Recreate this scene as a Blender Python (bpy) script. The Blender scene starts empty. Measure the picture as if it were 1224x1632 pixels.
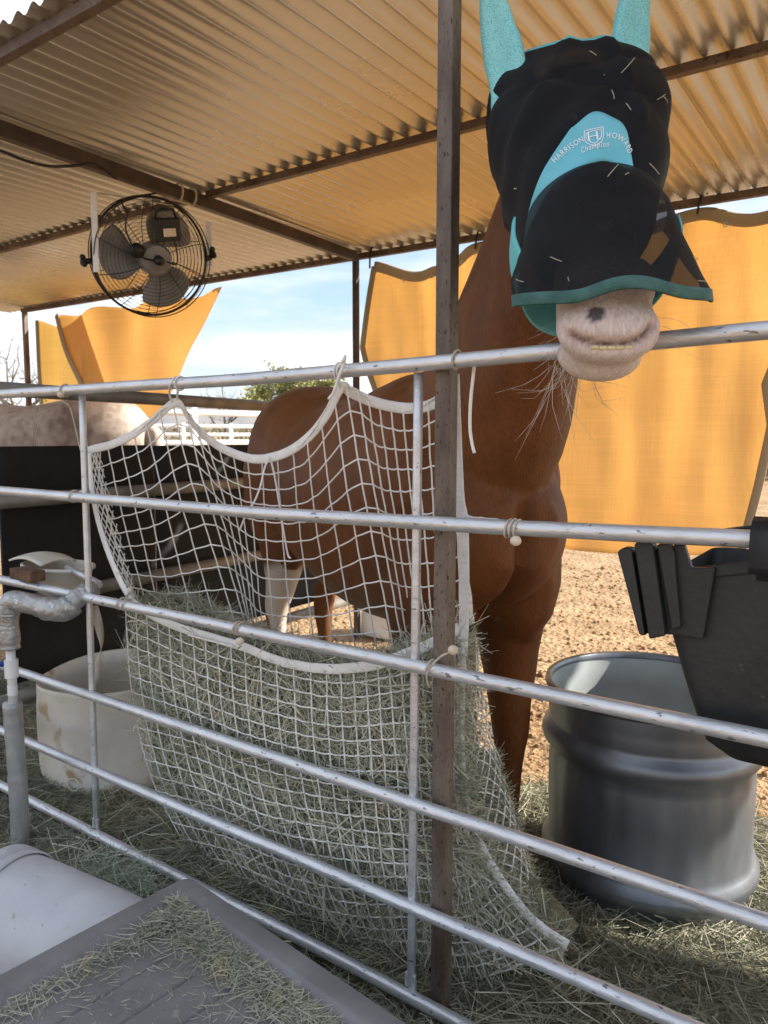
import bpy, bmesh, math, random
import numpy as np
from mathutils import Vector, Matrix, Quaternion, noise
from mathutils.bvhtree import BVHTree
R = math.radians
random.seed(7); rng = np.random.default_rng(7)
S = bpy.context.scene
COL = S.collection

# ------------------------------------------------------------------ camera
CH = 1.33; FP = 1185.0; PITCH = R(5.73); YAW = R(35.13)
cd = bpy.data.cameras.new('camera'); cam = bpy.data.objects.new('camera', cd); COL.objects.link(cam)
cam.location = (0, 0, CH); cam.rotation_euler = (R(90) - PITCH, 0, YAW)
cd.sensor_fit = 'VERTICAL'; cd.sensor_height = 36; cd.lens = 36 * FP / 1632
cd.clip_start = 0.02; cd.clip_end = 3000
cd.dof.use_dof = True; cd.dof.focus_distance = 1.45; cd.dof.aperture_fstop = 9.0
S.camera = cam
FW = np.array([-math.sin(YAW) * math.cos(PITCH), math.cos(YAW) * math.cos(PITCH), -math.sin(PITCH)])
RT = np.array([math.cos(YAW), math.sin(YAW), 0.0]); DN = np.cross(FW, RT)
C0 = np.array([0, 0, CH])
def ray(u, v): return FW + RT * (u - 612) / FP + DN * (v - 816) / FP
def onY(u, v, Y): r = ray(u, v); return C0 + r * (Y / r[1])
def onX(u, v, X): r = ray(u, v); return C0 + r * (X / r[0])
def onZ(u, v, Z): r = ray(u, v); return C0 + r * ((Z - CH) / r[2])
def P(u, v, zc): return C0 + ray(u, v) * zc

# ------------------------------------------------------------------ sun, sky, exposure
SUN = Vector((0.814, 0.581, 0.57)).normalized()
sd = bpy.data.lights.new('sun', 'SUN'); sd.energy = 4.4; sd.angle = R(0.53); sd.color = (1, 0.93, 0.82)
so = bpy.data.objects.new('sun', sd); COL.objects.link(so); so.location = SUN * 30
so.rotation_euler = SUN.to_track_quat('Z', 'Y').to_euler()
W = bpy.data.worlds.new('World'); S.world = W; W.use_nodes = True
wn = W.node_tree.nodes; wl = W.node_tree.links; wn.clear()
sky = wn.new('ShaderNodeTexSky'); sky.sky_type = 'NISHITA'; sky.sun_disc = False
sky.sun_elevation = math.asin(SUN.z); sky.sun_rotation = math.atan2(SUN.x, SUN.y)
sky.air_density = 1.0; sky.dust_density = 0.6; sky.ozone_density = 1.5
tc = wn.new('ShaderNodeTexCoord'); mp = wn.new('ShaderNodeMapping'); mp.inputs['Scale'].default_value = (1.1, 1.1, 4.6)
mp.inputs['Location'].default_value = (0.35, 0.2, 0.15)
nz = wn.new('ShaderNodeTexNoise'); nz.inputs['Scale'].default_value = 1.7; nz.inputs['Detail'].default_value = 7; nz.inputs['Roughness'].default_value = 0.52
cr = wn.new('ShaderNodeValToRGB'); cr.color_ramp.elements[0].position = 0.36; cr.color_ramp.elements[1].position = 0.56
cloud = wn.new('ShaderNodeValToRGB'); cn = wn.new('ShaderNodeTexNoise'); cn.inputs['Scale'].default_value = 3.4; cn.inputs['Detail'].default_value = 6
wl.new(mp.outputs[0], cn.inputs['Vector']); wl.new(cn.outputs['Fac'], cloud.inputs[0])
cloud.color_ramp.elements[0].position = .36; cloud.color_ramp.elements[1].position = .62
cloud.color_ramp.elements[0].color = (3.5, 3.8, 4.5, 1); cloud.color_ramp.elements[1].color = (5.6, 5.75, 6.1, 1)
mx = wn.new('ShaderNodeMix'); mx.data_type = 'RGBA'
sc_ = wn.new('ShaderNodeMath'); sc_.operation = 'MULTIPLY'; sc_.inputs[1].default_value = 0.93
bg = wn.new('ShaderNodeBackground'); bg.inputs['Strength'].default_value = 0.10
wo = wn.new('ShaderNodeOutputWorld')
wl.new(tc.outputs['Generated'], mp.inputs['Vector']); wl.new(mp.outputs[0], nz.inputs['Vector'])
wl.new(nz.outputs['Fac'], cr.inputs[0]); wl.new(cr.outputs[0], sc_.inputs[0])
wl.new(sc_.outputs[0], mx.inputs['Factor']); wl.new(sky.outputs[0], mx.inputs['A']); wl.new(cloud.outputs[0], mx.inputs['B'])
wl.new(mx.outputs['Result'], bg.inputs['Color']); wl.new(bg.outputs[0], wo.inputs[0])
S.view_settings.view_transform = 'Standard'; S.view_settings.look = 'None'
S.view_settings.gamma = 1; S.view_settings.use_curve_mapping = False
S.view_settings.exposure = 1.27
S.render.engine = 'CYCLES'
S.cycles.max_bounces = 6; S.cycles.transparent_max_bounces = 16

# ------------------------------------------------------------------ materials
MATS = {}
def mat(name, c1, c2=None, scale=8, rough=0.6, metal=0.0, bump=0.0, bscale=None, stretch=(1, 1, 1), lo=0.35, hi=0.65,
        c3=None, s3=60, t3=0.62, r2=None, coord='Object', spec=0.5, detail=6, seed=0.0):
    m = bpy.data.materials.new(name); m.use_nodes = True; MATS[name] = m
    N = m.node_tree.nodes; L = m.node_tree.links
    b = N['Principled BSDF']; b.inputs['Roughness'].default_value = rough; b.inputs['Metallic'].default_value = metal
    b.inputs['Specular IOR Level'].default_value = spec
    t = N.new('ShaderNodeTexCoord'); mpn = N.new('ShaderNodeMapping'); mpn.inputs['Scale'].default_value = stretch
    mpn.inputs['Location'].default_value = (seed, seed * 1.7, seed * .6)
    L.new(t.outputs[coord], mpn.inputs['Vector'])
    n = N.new('ShaderNodeTexNoise'); n.inputs['Scale'].default_value = scale; n.inputs['Detail'].default_value = detail
    L.new(mpn.outputs[0], n.inputs['Vector'])
    r = N.new('ShaderNodeValToRGB'); r.color_ramp.elements[0].position = lo; r.color_ramp.elements[1].position = hi
    r.color_ramp.elements[0].color = (*c1, 1); r.color_ramp.elements[1].color = (*(c2 or c1), 1)
    L.new(n.outputs['Fac'], r.inputs[0]); out = r.outputs[0]
    if c3:
        n3 = N.new('ShaderNodeTexNoise'); n3.inputs['Scale'].default_value = s3; n3.inputs['Detail'].default_value = 5
        L.new(mpn.outputs[0], n3.inputs['Vector'])
        r3 = N.new('ShaderNodeValToRGB'); r3.color_ramp.elements[0].position = t3; r3.color_ramp.elements[1].position = t3 + .05
        L.new(n3.outputs['Fac'], r3.inputs[0])
        mxn = N.new('ShaderNodeMix'); mxn.data_type = 'RGBA'; mxn.inputs['B'].default_value = (*c3, 1)
        L.new(r3.outputs[0], mxn.inputs['Factor']); L.new(out, mxn.inputs['A']); out = mxn.outputs['Result']
    L.new(out, b.inputs['Base Color'])
    if r2 is not None:
        rr = N.new('ShaderNodeMapRange'); rr.inputs['To Min'].default_value = rough; rr.inputs['To Max'].default_value = r2
        L.new(n.outputs['Fac'], rr.inputs[0]); L.new(rr.outputs[0], b.inputs['Roughness'])
    if bump:
        nb = N.new('ShaderNodeTexNoise'); nb.inputs['Scale'].default_value = bscale or scale * 4; nb.inputs['Detail'].default_value = 6
        L.new(mpn.outputs[0], nb.inputs['Vector'])
        bn = N.new('ShaderNodeBump'); bn.inputs['Strength'].default_value = bump; bn.inputs['Distance'].default_value = 0.01
        L.new(nb.outputs['Fac'], bn.inputs['Height']); L.new(bn.outputs[0], b.inputs['Normal'])
    return m

mat('galv', (.58, .59, .61), (.71, .72, .74), 14, .26, .6, .16, 70, (1, 2.5, 2.5), c3=(.22, .22, .23), s3=45, t3=.645, r2=.5)
mat('rust_steel', (.080, .056, .043), (.185, .148, .120), 16, .5, .25, .3, 160, (1, 1, .35), c3=(.035, .02, .016), s3=170, t3=.60)
mat('rust_beam', (.085, .052, .038), (.17, .125, .098), 9, .6, .2, .3, 90, (1, 1, 1), c3=(.045, .026, .02), s3=70, t3=.6)
mat('dark_beam', (.045, .030, .026), (.085, .06, .05), 9, .6, .15, .2, 80)
mat('roof_metal', (.50, .485, .45), (.60, .585, .55), 1.3, .20, .60, .0, r2=.34)
mat('dirt', (.34, .208, .102), (.51, .345, .188), 3.2, .95, 0, 1.0, 26, c3=(.20, .125, .075), s3=16, t3=.62)
for n_ in MATS['dirt'].node_tree.nodes:
    if n_.type == 'BUMP': n_.inputs['Distance'].default_value = .06
mat('hay_floor', (.12, .113, .072), (.20, .195, .13), 9, .95, 0, 1.0, 60, c3=(.07, .06, .035), s3=40, t3=.55)
mat('hay_old', (.19, .19, .135), (.34, .335, .24), 3.0, .8, c3=(.38, .34, .23), s3=11, t3=.6)
mat('hay', (.31, .318, .235), (.50, .50, .38), 3.0, .75, 0, 0, lo=.3, hi=.7, c3=(.48, .43, .29), s3=11, t3=.6)
mat('hay_pale', (.44, .43, .32), (.58, .55, .42), 5, .75)
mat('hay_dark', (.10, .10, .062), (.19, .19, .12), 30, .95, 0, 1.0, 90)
mat('hay_green', (.30, .35, .25), (.46, .49, .37), 6, .8)
mat('cord', (.85, .84, .80), (.91, .90, .88), 60, .85, 0, .4, 300)
mat('tape', (.78, .77, .74), (.88, .87, .85), 30, .8, 0, .4, 160, c3=(.62, .58, .50), s3=24, t3=.66)
mat('rope_tan', (.46, .40, .31), (.62, .56, .45), 60, .9, 0, .4, 300)
mat('bead', (.60, .50, .37), (.72, .63, .50), 40, .6, 0, .1)
mat('black_plastic', (.012, .0125, .014), (.024, .024, .026), 7, .36, 0, .12, 60, c3=(.075, .07, .062), s3=40, t3=.69, r2=.62)
mat('black_mat', (.006, .006, .0065), (.010, .010, .0105), 12, .8, 0, .2, 60, c3=(.05, .047, .043), s3=30, t3=.73)
mat('white_plastic', (.56, .50, .41), (.74, .70, .63), 3.5, .5, 0, .3, 30, c3=(.40, .29, .17), s3=5.5, t3=.60)
mat('grey_plastic', (.175, .167, .165), (.225, .217, .213), 9, .55, 0, .12, 150, c3=(.28, .265, .235), s3=26, t3=.66)
mat('bucket_plastic', (.50, .50, .52), (.60, .60, .62), 9, .38, 0, .08, 90, c3=(.40, .38, .36), s3=60, t3=.66)
mat('duct_tape', (.30, .30, .30), (.46, .46, .45), 30, .30, .5, .5, 80, (1, 1, 1), c3=(.6, .6, .6), s3=40, t3=.62)
mat('foam', (.30, .30, .295), (.40, .40, .39), 22, .42, .2, .6, 40, (1, 1, .4))
mat('pvc', (.74, .74, .72), (.80, .80, .79), 20, .35)
mat('blue', (.02, .05, .32), (.03, .07, .42), 20, .4)
mat('tank_metal', (.150, .165, .190), (.24, .257, .285), 7, .30, .72, .12, 30, (1, 1, .35), r2=.5, c3=(.22, .22, .22), s3=40, t3=.7)
mat('tank_inside', (.40, .45, .46), (.52, .57, .58), 5, .5, .2, .05)
mat('bowl', (.60, .57, .49), (.72, .69, .60), 10, .4)
mat('fan_black', (.012, .012, .013), (.02, .02, .021), 30, .4, .3)
mat('fan_grey', (.16, .155, .15), (.22, .215, .21), 20, .4, .1)
mat('white_paint', (.78, .78, .76), (.84, .84, .83), 30, .5, .0, c3=(.6, .57, .52), s3=30, t3=.7)
mat('turq', (.13, .52, .54), (.18, .60, .63), 10, .75, 0, .3, 400)
mat('turq_dark', (.030, .10, .092), (.055, .16, .15), 40, .7, 0, .4, 300)
mat('turq_patch', (.14, .50, .62), (.19, .57, .68), 12, .75, 0, .25, 500)
mat('print_white', (.80, .84, .86), (.86, .88, .9), 30, .6)
mat('teeth', (.55, .44, .22), (.68, .58, .34), 60, .35)
mat('hair', (.34, .28, .23), (.62, .56, .50), 60, .5)
mat('wood_white', (.70, .68, .62), (.80, .78, .74), 10, .6)
mat('rust_block', (.085, .042, .026), (.17, .095, .055), 30, .8, .2, .6, 90)
mat('tape_strip', (.42, .38, .31), (.55, .50, .42), 20, .5)
mat('bark', (.13, .105, .085), (.22, .19, .16), 12, .9, 0, .5)
mat('leaf', (.20, .22, .07), (.33, .33, .13), 5, .7)
mat('scrub', (.15, .13, .075), (.25, .21, .13), .8, .95)
mat('hill', (.20, .20, .20), (.27, .25, .24), .02, 1.0)
mat('block_white', (.78, .77, .74), (.84, .83, .80), 8, .6, 0, .1)
mat('teal_paint', (.16, .36, .33), (.22, .42, .39), 9, .5)
mat('red_paint', (.42, .07, .06), (.5, .10, .08), 9, .5)
mat('glass_dark', (.05, .06, .07), (.08, .09, .1), 9, .1)

def cloth_mat(name, c1, c2, tr=.55):
    m = mat(name, c1, c2, 1.8, .9, 0, 0, stretch=(1, 1, 1)); N = m.node_tree.nodes; L = m.node_tree.links
    b = N['Principled BSDF']; o = N['Material Output']
    col = b.inputs['Base Color'].links[0].from_socket
    # weave: fine threads vary the tone and relief
    t = N.new('ShaderNodeTexCoord'); hs = []
    for st in ((1.2, 1.2, 90), (90, 90, 1.5)):
        mp2 = N.new('ShaderNodeMapping'); mp2.inputs['Scale'].default_value = st
        n2 = N.new('ShaderNodeTexNoise'); n2.inputs['Scale'].default_value = 1.6; n2.inputs['Detail'].default_value = 4
        L.new(t.outputs['Object'], mp2.inputs[0]); L.new(mp2.outputs[0], n2.inputs['Vector']); hs.append(n2.outputs['Fac'])
    ad = N.new('ShaderNodeMath'); ad.operation = 'ADD'; L.new(hs[0], ad.inputs[0]); L.new(hs[1], ad.inputs[1])
    mr = N.new('ShaderNodeMapRange'); mr.inputs['From Min'].default_value = .6; mr.inputs['From Max'].default_value = 1.4
    mr.inputs['To Min'].default_value = .91; mr.inputs['To Max'].default_value = 1.08; L.new(ad.outputs[0], mr.inputs[0])
    vm = N.new('ShaderNodeVectorMath'); vm.operation = 'SCALE'; L.new(col, vm.inputs[0]); L.new(mr.outputs[0], vm.inputs['Scale'])
    L.new(vm.outputs[0], b.inputs['Base Color'])
    bn = N.new('ShaderNodeBump'); bn.inputs['Strength'].default_value = .35; bn.inputs['Distance'].default_value = .004
    L.new(ad.outputs[0], bn.inputs['Height']); L.new(bn.outputs[0], b.inputs['Normal'])
    tl = N.new('ShaderNodeBsdfTranslucent'); L.new(vm.outputs[0], tl.inputs[0])
    ms = N.new('ShaderNodeMixShader'); ms.inputs[0].default_value = tr
    L.new(b.outputs[0], ms.inputs[1]); L.new(tl.outputs[0], ms.inputs[2]); L.new(ms.outputs[0], o.inputs[0])
    return m
cloth_mat('cloth_orange', (.86, .62, .31), (.91, .68, .35), .55)
cloth_mat('cloth_pale', (.78, .60, .28), (.84, .66, .34), .60)
cloth_mat('cloth_hem', (.44, .37, .26), (.50, .42, .30), .25)

def mesh_fabric(nm='mask_mesh', see=.02):
    m = mat(nm, (.0035, .004, .006), (.006, .007, .010), 9, .7, 0, .2, 700, spec=.2); N = m.node_tree.nodes; L = m.node_tree.links
    b = N['Principled BSDF']; o = N['Material Output']; b.inputs['Sheen Weight'].default_value = .03
    n = N.new('ShaderNodeTexNoise'); n.inputs['Scale'].default_value = 26; n.inputs['Detail'].default_value = 8; n.inputs['Roughness'].default_value = .7
    t = N.new('ShaderNodeTexCoord'); L.new(t.outputs['Object'], n.inputs['Vector'])
    r = N.new('ShaderNodeValToRGB'); r.color_ramp.elements[0].position = .60; r.color_ramp.elements[1].position = .78
    r.color_ramp.elements[1].color = (.16, .16, .16, 1); L.new(n.outputs['Fac'], r.inputs[0])
    mx2 = N.new('ShaderNodeMix'); mx2.data_type = 'RGBA'; mx2.inputs['B'].default_value = (.13, .115, .095, 1)
    L.new(r.outputs[0], mx2.inputs['Factor']); L.new(b.inputs['Base Color'].links[0].from_socket, mx2.inputs['A']); L.new(mx2.outputs['Result'], b.inputs['Base Color'])
    tr = N.new('ShaderNodeBsdfTransparent'); ms = N.new('ShaderNodeMixShader'); ms.inputs[0].default_value = see
    L.new(b.outputs[0], ms.inputs[1]); L.new(tr.outputs[0], ms.inputs[2]); L.new(ms.outputs[0], o.inputs[0])
mesh_fabric()
mesh_fabric('flap_mesh', .09)

def perforated():   # knitted ear fabric: small dark holes
    m = mat('turq_knit', (.22, .60, .62), (.27, .66, .68), 10, .8); N = m.node_tree.nodes; L = m.node_tree.links
    b = N['Principled BSDF']; v = N.new('ShaderNodeTexVoronoi'); v.inputs['Scale'].default_value = 330
    t = N.new('ShaderNodeTexCoord'); L.new(t.outputs['Object'], v.inputs['Vector'])
    r = N.new('ShaderNodeValToRGB'); r.color_ramp.elements[0].position = .22; r.color_ramp.elements[1].position = .40
    r.color_ramp.elements[0].color = (.45, .45, .5, 1); L.new(v.outputs['Distance'], r.inputs[0])
    mx2 = N.new('ShaderNodeMix'); mx2.data_type = 'RGBA'; mx2.blend_type = 'MULTIPLY'; mx2.inputs['Factor'].default_value = 1
    L.new(b.inputs['Base Color'].links[0].from_socket, mx2.inputs['A']); L.new(r.outputs[0], mx2.inputs['B']); L.new(mx2.outputs['Result'], b.inputs['Base Color'])
perforated()

# ------------------------------------------------------------------ helpers
def tag(o, label=None, cat=None, group=None, kind=None):
    if label: o['label'] = label
    if cat: o['category'] = cat
    if group: o['group'] = group
    if kind: o['kind'] = kind
    return o
def thing(name, label, cat, loc=(0, 0, 0), group=None):
    o = bpy.data.objects.new(name, None); COL.objects.link(o); o.location = loc; o.empty_display_size = .1
    return tag(o, label, cat, group)
def wloc(o):
    v = Vector((0, 0, 0))
    while o: v = v + o.location; o = o.parent
    return v
class MB:
    def __init__(s): s.v = []; s.f = []
    def add(s, vs, fs):
        k = len(s.v); s.v.extend([tuple(float(c) for c in p) for p in vs]); s.f.extend([tuple(i + k for i in q) for q in fs]); return s
    def box(s, c, sx, sy, sz, M=None):
        c = Vector(c); vs = []
        for x in (-1, 1):
            for y in (-1, 1):
                for z in (-1, 1):
                    p = Vector((x * sx / 2, y * sy / 2, z * sz / 2)); vs.append((M @ p if M else p) + c)
        return s.add(vs, [(0, 1, 3, 2), (4, 6, 7, 5), (0, 4, 5, 1), (2, 3, 7, 6), (0, 2, 6, 4), (1, 5, 7, 3)])
    def tube(s, pts, r, n=8, cap=True, flat=None, up=None):
        """r: radius or list; flat=(a,b) elliptic cross-section"""
        pts = [Vector(p) for p in pts]; k = len(pts); rs = r if hasattr(r, '__len__') else [r] * k
        vs = []; prev = None
        for i, p in enumerate(pts):
            d = (pts[min(i + 1, k - 1)] - pts[max(i - 1, 0)])
            d = d.normalized() if d.length > 1e-9 else Vector((0, 0, 1))
            if up is not None: a = Vector(up).cross(d)
            elif prev is None: a = d.orthogonal()
            else: a = prev - d * prev.dot(d)
            if a.length < 1e-6: a = d.orthogonal()
            a.normalize(); b = d.cross(a); prev = a
            fa, fb = flat if flat else (1, 1)
            for j in range(n):
                t = 2 * math.pi * j / n
                vs.append(p + (a * math.cos(t) * fa + b * math.sin(t) * fb) * rs[i])
        fs = [(i * n + j, i * n + (j + 1) % n, (i + 1) * n + (j + 1) % n, (i + 1) * n + j) for i in range(k - 1) for j in range(n)]
        if cap: fs += [tuple(range(n - 1, -1, -1)), tuple(range((k - 1) * n, k * n))]
        return s.add(vs, fs)
    def lathe(s, prof, n=48, M=None, cap0=False, cap1=False):
        vs = []; M = M or Matrix.Identity(4)
        for (r, z) in prof:
            for j in range(n):
                t = 2 * math.pi * j / n; vs.append(M @ Vector((r * math.cos(t), r * math.sin(t), z)))
        k = len(prof)
        fs = [(i * n + j, i * n + (j + 1) % n, (i + 1) * n + (j + 1) % n, (i + 1) * n + j) for i in range(k - 1) for j in range(n)]
        if cap0: fs.append(tuple(range(n - 1, -1, -1)))
        if cap1: fs.append(tuple(range((k - 1) * n, k * n)))
        return s.add(vs, fs)
    def ball(s, c, r, n=12, sq=(1, 1, 1)):
        vs = []; m = n // 2
        for i in range(m + 1):
            a = math.pi * i / m
            for j in range(n):
                t = 2 * math.pi * j / n
                vs.append((c[0] + r * sq[0] * math.sin(a) * math.cos(t), c[1] + r * sq[1] * math.sin(a) * math.sin(t), c[2] + r * sq[2] * math.cos(a)))
        return s.add(vs, [(i * n + j, (i + 1) * n + j, (i + 1) * n + (j + 1) % n, i * n + (j + 1) % n) for i in range(m) for j in range(n)])
    def grid(s, fn, nu, nv):
        vs = [fn(i / nu, j / nv) for i in range(nu + 1) for j in range(nv + 1)]
        return s.add(vs, [(i * (nv + 1) + j, (i + 1) * (nv + 1) + j, (i + 1) * (nv + 1) + j + 1, i * (nv + 1) + j + 1) for i in range(nu) for j in range(nv)])
    def rings(s, secs, cap=True):
        k = len(secs); n = len(secs[0]); vs = [p for r in secs for p in r]
        fs = [(i * n + j, i * n + (j + 1) % n, (i + 1) * n + (j + 1) % n, (i + 1) * n + j) for i in range(k - 1) for j in range(n)]
        if cap: fs += [tuple(range(n - 1, -1, -1)), tuple(range((k - 1) * n, k * n))]
        return s.add(vs, fs)
    def build(s, name, m, parent=None, smooth=False, bevel=0, solid=0, loc=None, sharp=None):
        me = bpy.data.meshes.new(name)
        if parent: off = wloc(parent)
        elif loc is not None: off = Vector(loc)
        else:
            a = np.array(s.v); off = Vector(((a[:, 0].min() + a[:, 0].max()) / 2, (a[:, 1].min() + a[:, 1].max()) / 2, a[:, 2].min()))
        me.from_pydata([(p[0] - off.x, p[1] - off.y, p[2] - off.z) for p in s.v], [], s.f)
        bm = bmesh.new(); bm.from_mesh(me); bmesh.ops.recalc_face_normals(bm, faces=bm.faces); bm.to_mesh(me); bm.free()
        if smooth: me.polygons.foreach_set('use_smooth', [True] * len(me.polygons))
        if sharp: me.set_sharp_from_angle(angle=R(sharp))
        me.materials.append(MATS[m] if isinstance(m, str) else m)
        o = bpy.data.objects.new(name, me); COL.objects.link(o)
        if parent: o.parent = parent
        else: o.location = off
        if solid:
            md = o.modifiers.new('s', 'SOLIDIFY'); md.thickness = solid; md.offset = 0
        if bevel:
            md = o.modifiers.new('b', 'BEVEL'); md.width = bevel; md.segments = 2; md.limit_method = 'ANGLE'
        return o
def catmull(pts, n):
    pts = [np.array(p, float) for p in pts]; k = len(pts)
    if k == 2: return [pts[0] + (pts[1] - pts[0]) * i / n for i in range(n + 1)]
    out = []
    for i in range(n + 1):
        x = i / n * (k - 1); j = min(int(x), k - 2); t = x - j
        p0 = pts[j - 1] if j > 0 else 2 * pts[0] - pts[1]; p1 = pts[j]; p2 = pts[j + 1]; p3 = pts[j + 2] if j + 2 < k else 2 * pts[-1] - pts[-2]
        out.append(.5 * ((2 * p1) + (p2 - p0) * t + (2 * p0 - 5 * p1 + 4 * p2 - p3) * t * t + (3 * p1 - p0 - 3 * p2 + p3) * t ** 3))
    return out
def lin(xs, ys, x): return float(np.interp(x, xs, ys))
def from_arrays(name, V, F, m, parent=None, loc=(0, 0, 0)):
    me = bpy.data.meshes.new(name); nv = len(V); nf = len(F); w = F.shape[1]
    V = V - np.array(loc if parent is None else wloc(parent))
    me.vertices.add(nv); me.vertices.foreach_set('co', V.astype(np.float32).ravel())
    me.loops.add(nf * w); me.loops.foreach_set('vertex_index', F.astype(np.int32).ravel())
    me.polygons.add(nf); me.polygons.foreach_set('loop_start', np.arange(0, nf * w, w, dtype=np.int32))
    try: me.polygons.foreach_set('loop_total', np.full(nf, w, np.int32))
    except Exception: pass
    me.update(calc_edges=True); me.validate()
    me.materials.append(MATS[m]); o = bpy.data.objects.new(name, me); COL.objects.link(o)
    if parent: o.parent = parent
    else: o.location = loc
    return o
def blades(pos, dirs, length, width, curl=.25):
    """thin bent stems, two quads each; pos (n,3) base, dirs (n,3) unit"""
    n = len(pos); side = np.cross(dirs, rng.normal(size=(n, 3))); side /= np.linalg.norm(side, axis=1)[:, None] + 1e-9
    bend = rng.normal(size=(n, 3)) * curl; L = length[:, None]; w = width[:, None] / 2
    p0 = pos; p1 = pos + dirs * L * .5 + bend * L * .12; p2 = pos + dirs * L + bend * L * .45
    V = np.stack([p0 - side * w, p0 + side * w, p1 - side * w, p1 + side * w, p2 - side * w * .6, p2 + side * w * .6], 1).reshape(-1, 3)
    b = np.arange(n)[:, None] * 6
    F = np.concatenate([b + np.array([[0, 1, 3, 2]]), b + np.array([[2, 3, 5, 4]])], 0)
    return V, F
def flatdirs(n, tilt=.25):
    a = rng.uniform(0, 2 * np.pi, n); z = rng.normal(0, tilt, n); d = np.stack([np.cos(a), np.sin(a), z], 1)
    return d / np.linalg.norm(d, axis=1)[:, None]

# ------------------------------------------------------------------ ground and far land
def gz(x, y):
    k = min(1, max(0, (12 - math.hypot(x, y)) / 6))
    return (noise.noise(Vector((x * .9, y * .9, 0))) * .018 + noise.noise(Vector((x * 4, y * 4, 3))) * .008 + noise.noise(Vector((x * 11, y * 11, 6))) * .006) * k - .012
def ground():
    b = MB()
    # fine patch near the pen, coarse skirt to the horizon, one sheet
    xs = [-900, -300, -100, -40, -20] + list(np.arange(-10, 3.01, .09)) + [6, 15, 40, 100, 300, 900]
    ys = [-900, -100, -20, -6] + list(np.arange(-1, 9.01, .09)) + [12, 18, 30, 60, 120, 300, 900]
    nx, ny = len(xs), len(ys)
    vs = [(x, y, gz(x, y)) for x in xs for y in ys]
    fs = [(i * ny + j, (i + 1) * ny + j, (i + 1) * ny + j + 1, i * ny + j + 1) for i in range(nx - 1) for j in range(ny - 1)]
    b.add(vs, fs); o = b.build('ground', 'dirt', smooth=True, loc=(0, 0, 0)); tag(o, 'sandy tan dirt of the pen and the land beyond', kind='structure')
ground()
def hills():
    b = MB(); n = 60; vs = []
    for i in range(n + 1):
        a = R(-30 + 150 * i / n); x, y = -900 * math.sin(a), 900 * math.cos(a)
        h = 34 + 22 * noise.noise(Vector((i * .17, 0, 0))) + 8 * noise.noise(Vector((i * .7, 3, 0)))
        vs += [(x * .8, y * .8, -3), (x, y, h), (x * 1.3, y * 1.3, -3)]
    b.add(vs, [q for i in range(n) for q in ((3 * i, 3 * i + 3, 3 * i + 4, 3 * i + 1), (3 * i + 1, 3 * i + 4, 3 * i + 5, 3 * i + 2))])
    tag(b.build('hills', 'hill', smooth=True), 'low grey-blue hills on the horizon', kind='structure')
hills()
def scrub():
    n = 9000; a = rng.uniform(R(-20), R(110), n); d = rng.uniform(26, 95, n)
    c = np.stack([-np.sin(a) * d, np.cos(a) * d, np.zeros(n)], 1)
    ht = (1.0 + 1.1 * rng.random(n)) * np.clip(d / 45, .7, 1.7)
    reps = 10; pos = np.repeat(c, reps, 0) + rng.normal(size=(n * reps, 3)) * np.array([.5, .5, 0]); pos[:, 2] = rng.random(n * reps) * np.repeat(ht, reps) * .7
    dr = rng.normal(size=(n * reps, 3)); dr[:, 2] = np.abs(dr[:, 2]) + .4; dr /= np.linalg.norm(dr, axis=1)[:, None]
    V, F = blades(pos, dr, rng.uniform(.3, .8, n * reps), rng.uniform(.05, .16, n * reps))
    tag(from_arrays('desert_scrub', V, F, 'scrub'), 'dry tan scrub brush covering the flat land beyond the pens', 'scrub', kind='stuff')
scrub()

def tree(base, h, label, leafy, seed, spread=.6, cat='tree'):
    rnd = random.Random(seed); nr = np.random.default_rng(seed)
    t = thing('leafy_tree' if leafy else 'bare_tree', label, cat, base)
    b = MB(); tips = []
    def grow(p, d, L, r, lvl):
        pts = [p]; q = p.copy(); dd = d.copy()
        for k in range(4):
            dd = (dd + Vector((rnd.gauss(0, .16), rnd.gauss(0, .16), rnd.gauss(.05, .08)))).normalized(); q = q + dd * L / 4; pts.append(q.copy())
        b.tube(pts, [r * (1 - .45 * i / 4) for i in range(5)], 6 if lvl < 2 else 4)
        if lvl >= 2: tips.extend(pts[1:])
        if lvl < 4:
            for k in range(3 if lvl else 5):
                q2 = pts[rnd.choice([2, 3, 4]) if lvl else rnd.choice([2, 3, 3, 4])]
                nd = (dd * .7 + Vector((rnd.gauss(0, spread), rnd.gauss(0, spread), rnd.gauss(.15, .3)))).normalized()
                grow(q2, nd, L * rnd.uniform(.55, .78), r * .52, lvl + 1)
    grow(Vector(base), Vector((0, 0, 1)), h * .42, h * .022, 0)
    b.build('trunk', 'bark', t, smooth=True)
    if leafy:
        T = np.array([tuple(p) for p in tips]); n = 7000
        pos = T[nr.integers(0, len(T), n)] + nr.normal(size=(n, 3)) * h * .022
        dr = nr.normal(size=(n, 3)); dr /= np.linalg.norm(dr, axis=1)[:, None]
        V, F = blades(pos, dr, nr.uniform(.015, .032, n) * h, nr.uniform(.008, .016, n) * h)
        tag(from_arrays('crown', V, F, 'leaf', t), kind='stuff')
def far(u, d): r = ray(u, 697); k = d / math.hypot(r[0], r[1]); return (r[0] * k, r[1] * k, 0)
tree(far(450, 26), 4.6, 'small pale green tree growing behind the chestnut horse rump', True, 4, .5)
tree(far(350, 34), 4.6, 'thin bare shrubby tree between the green tree and the loose cloth', False, 9, .7)
tree(far(8, 22), 4.8, 'dark bare branched tree beyond the far left shelter post', False, 21, .8)
tree(far(1195, 18), 7.8, 'tall bare twiggy tree showing over the orange shade cloth', False, 13, .7)

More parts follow.
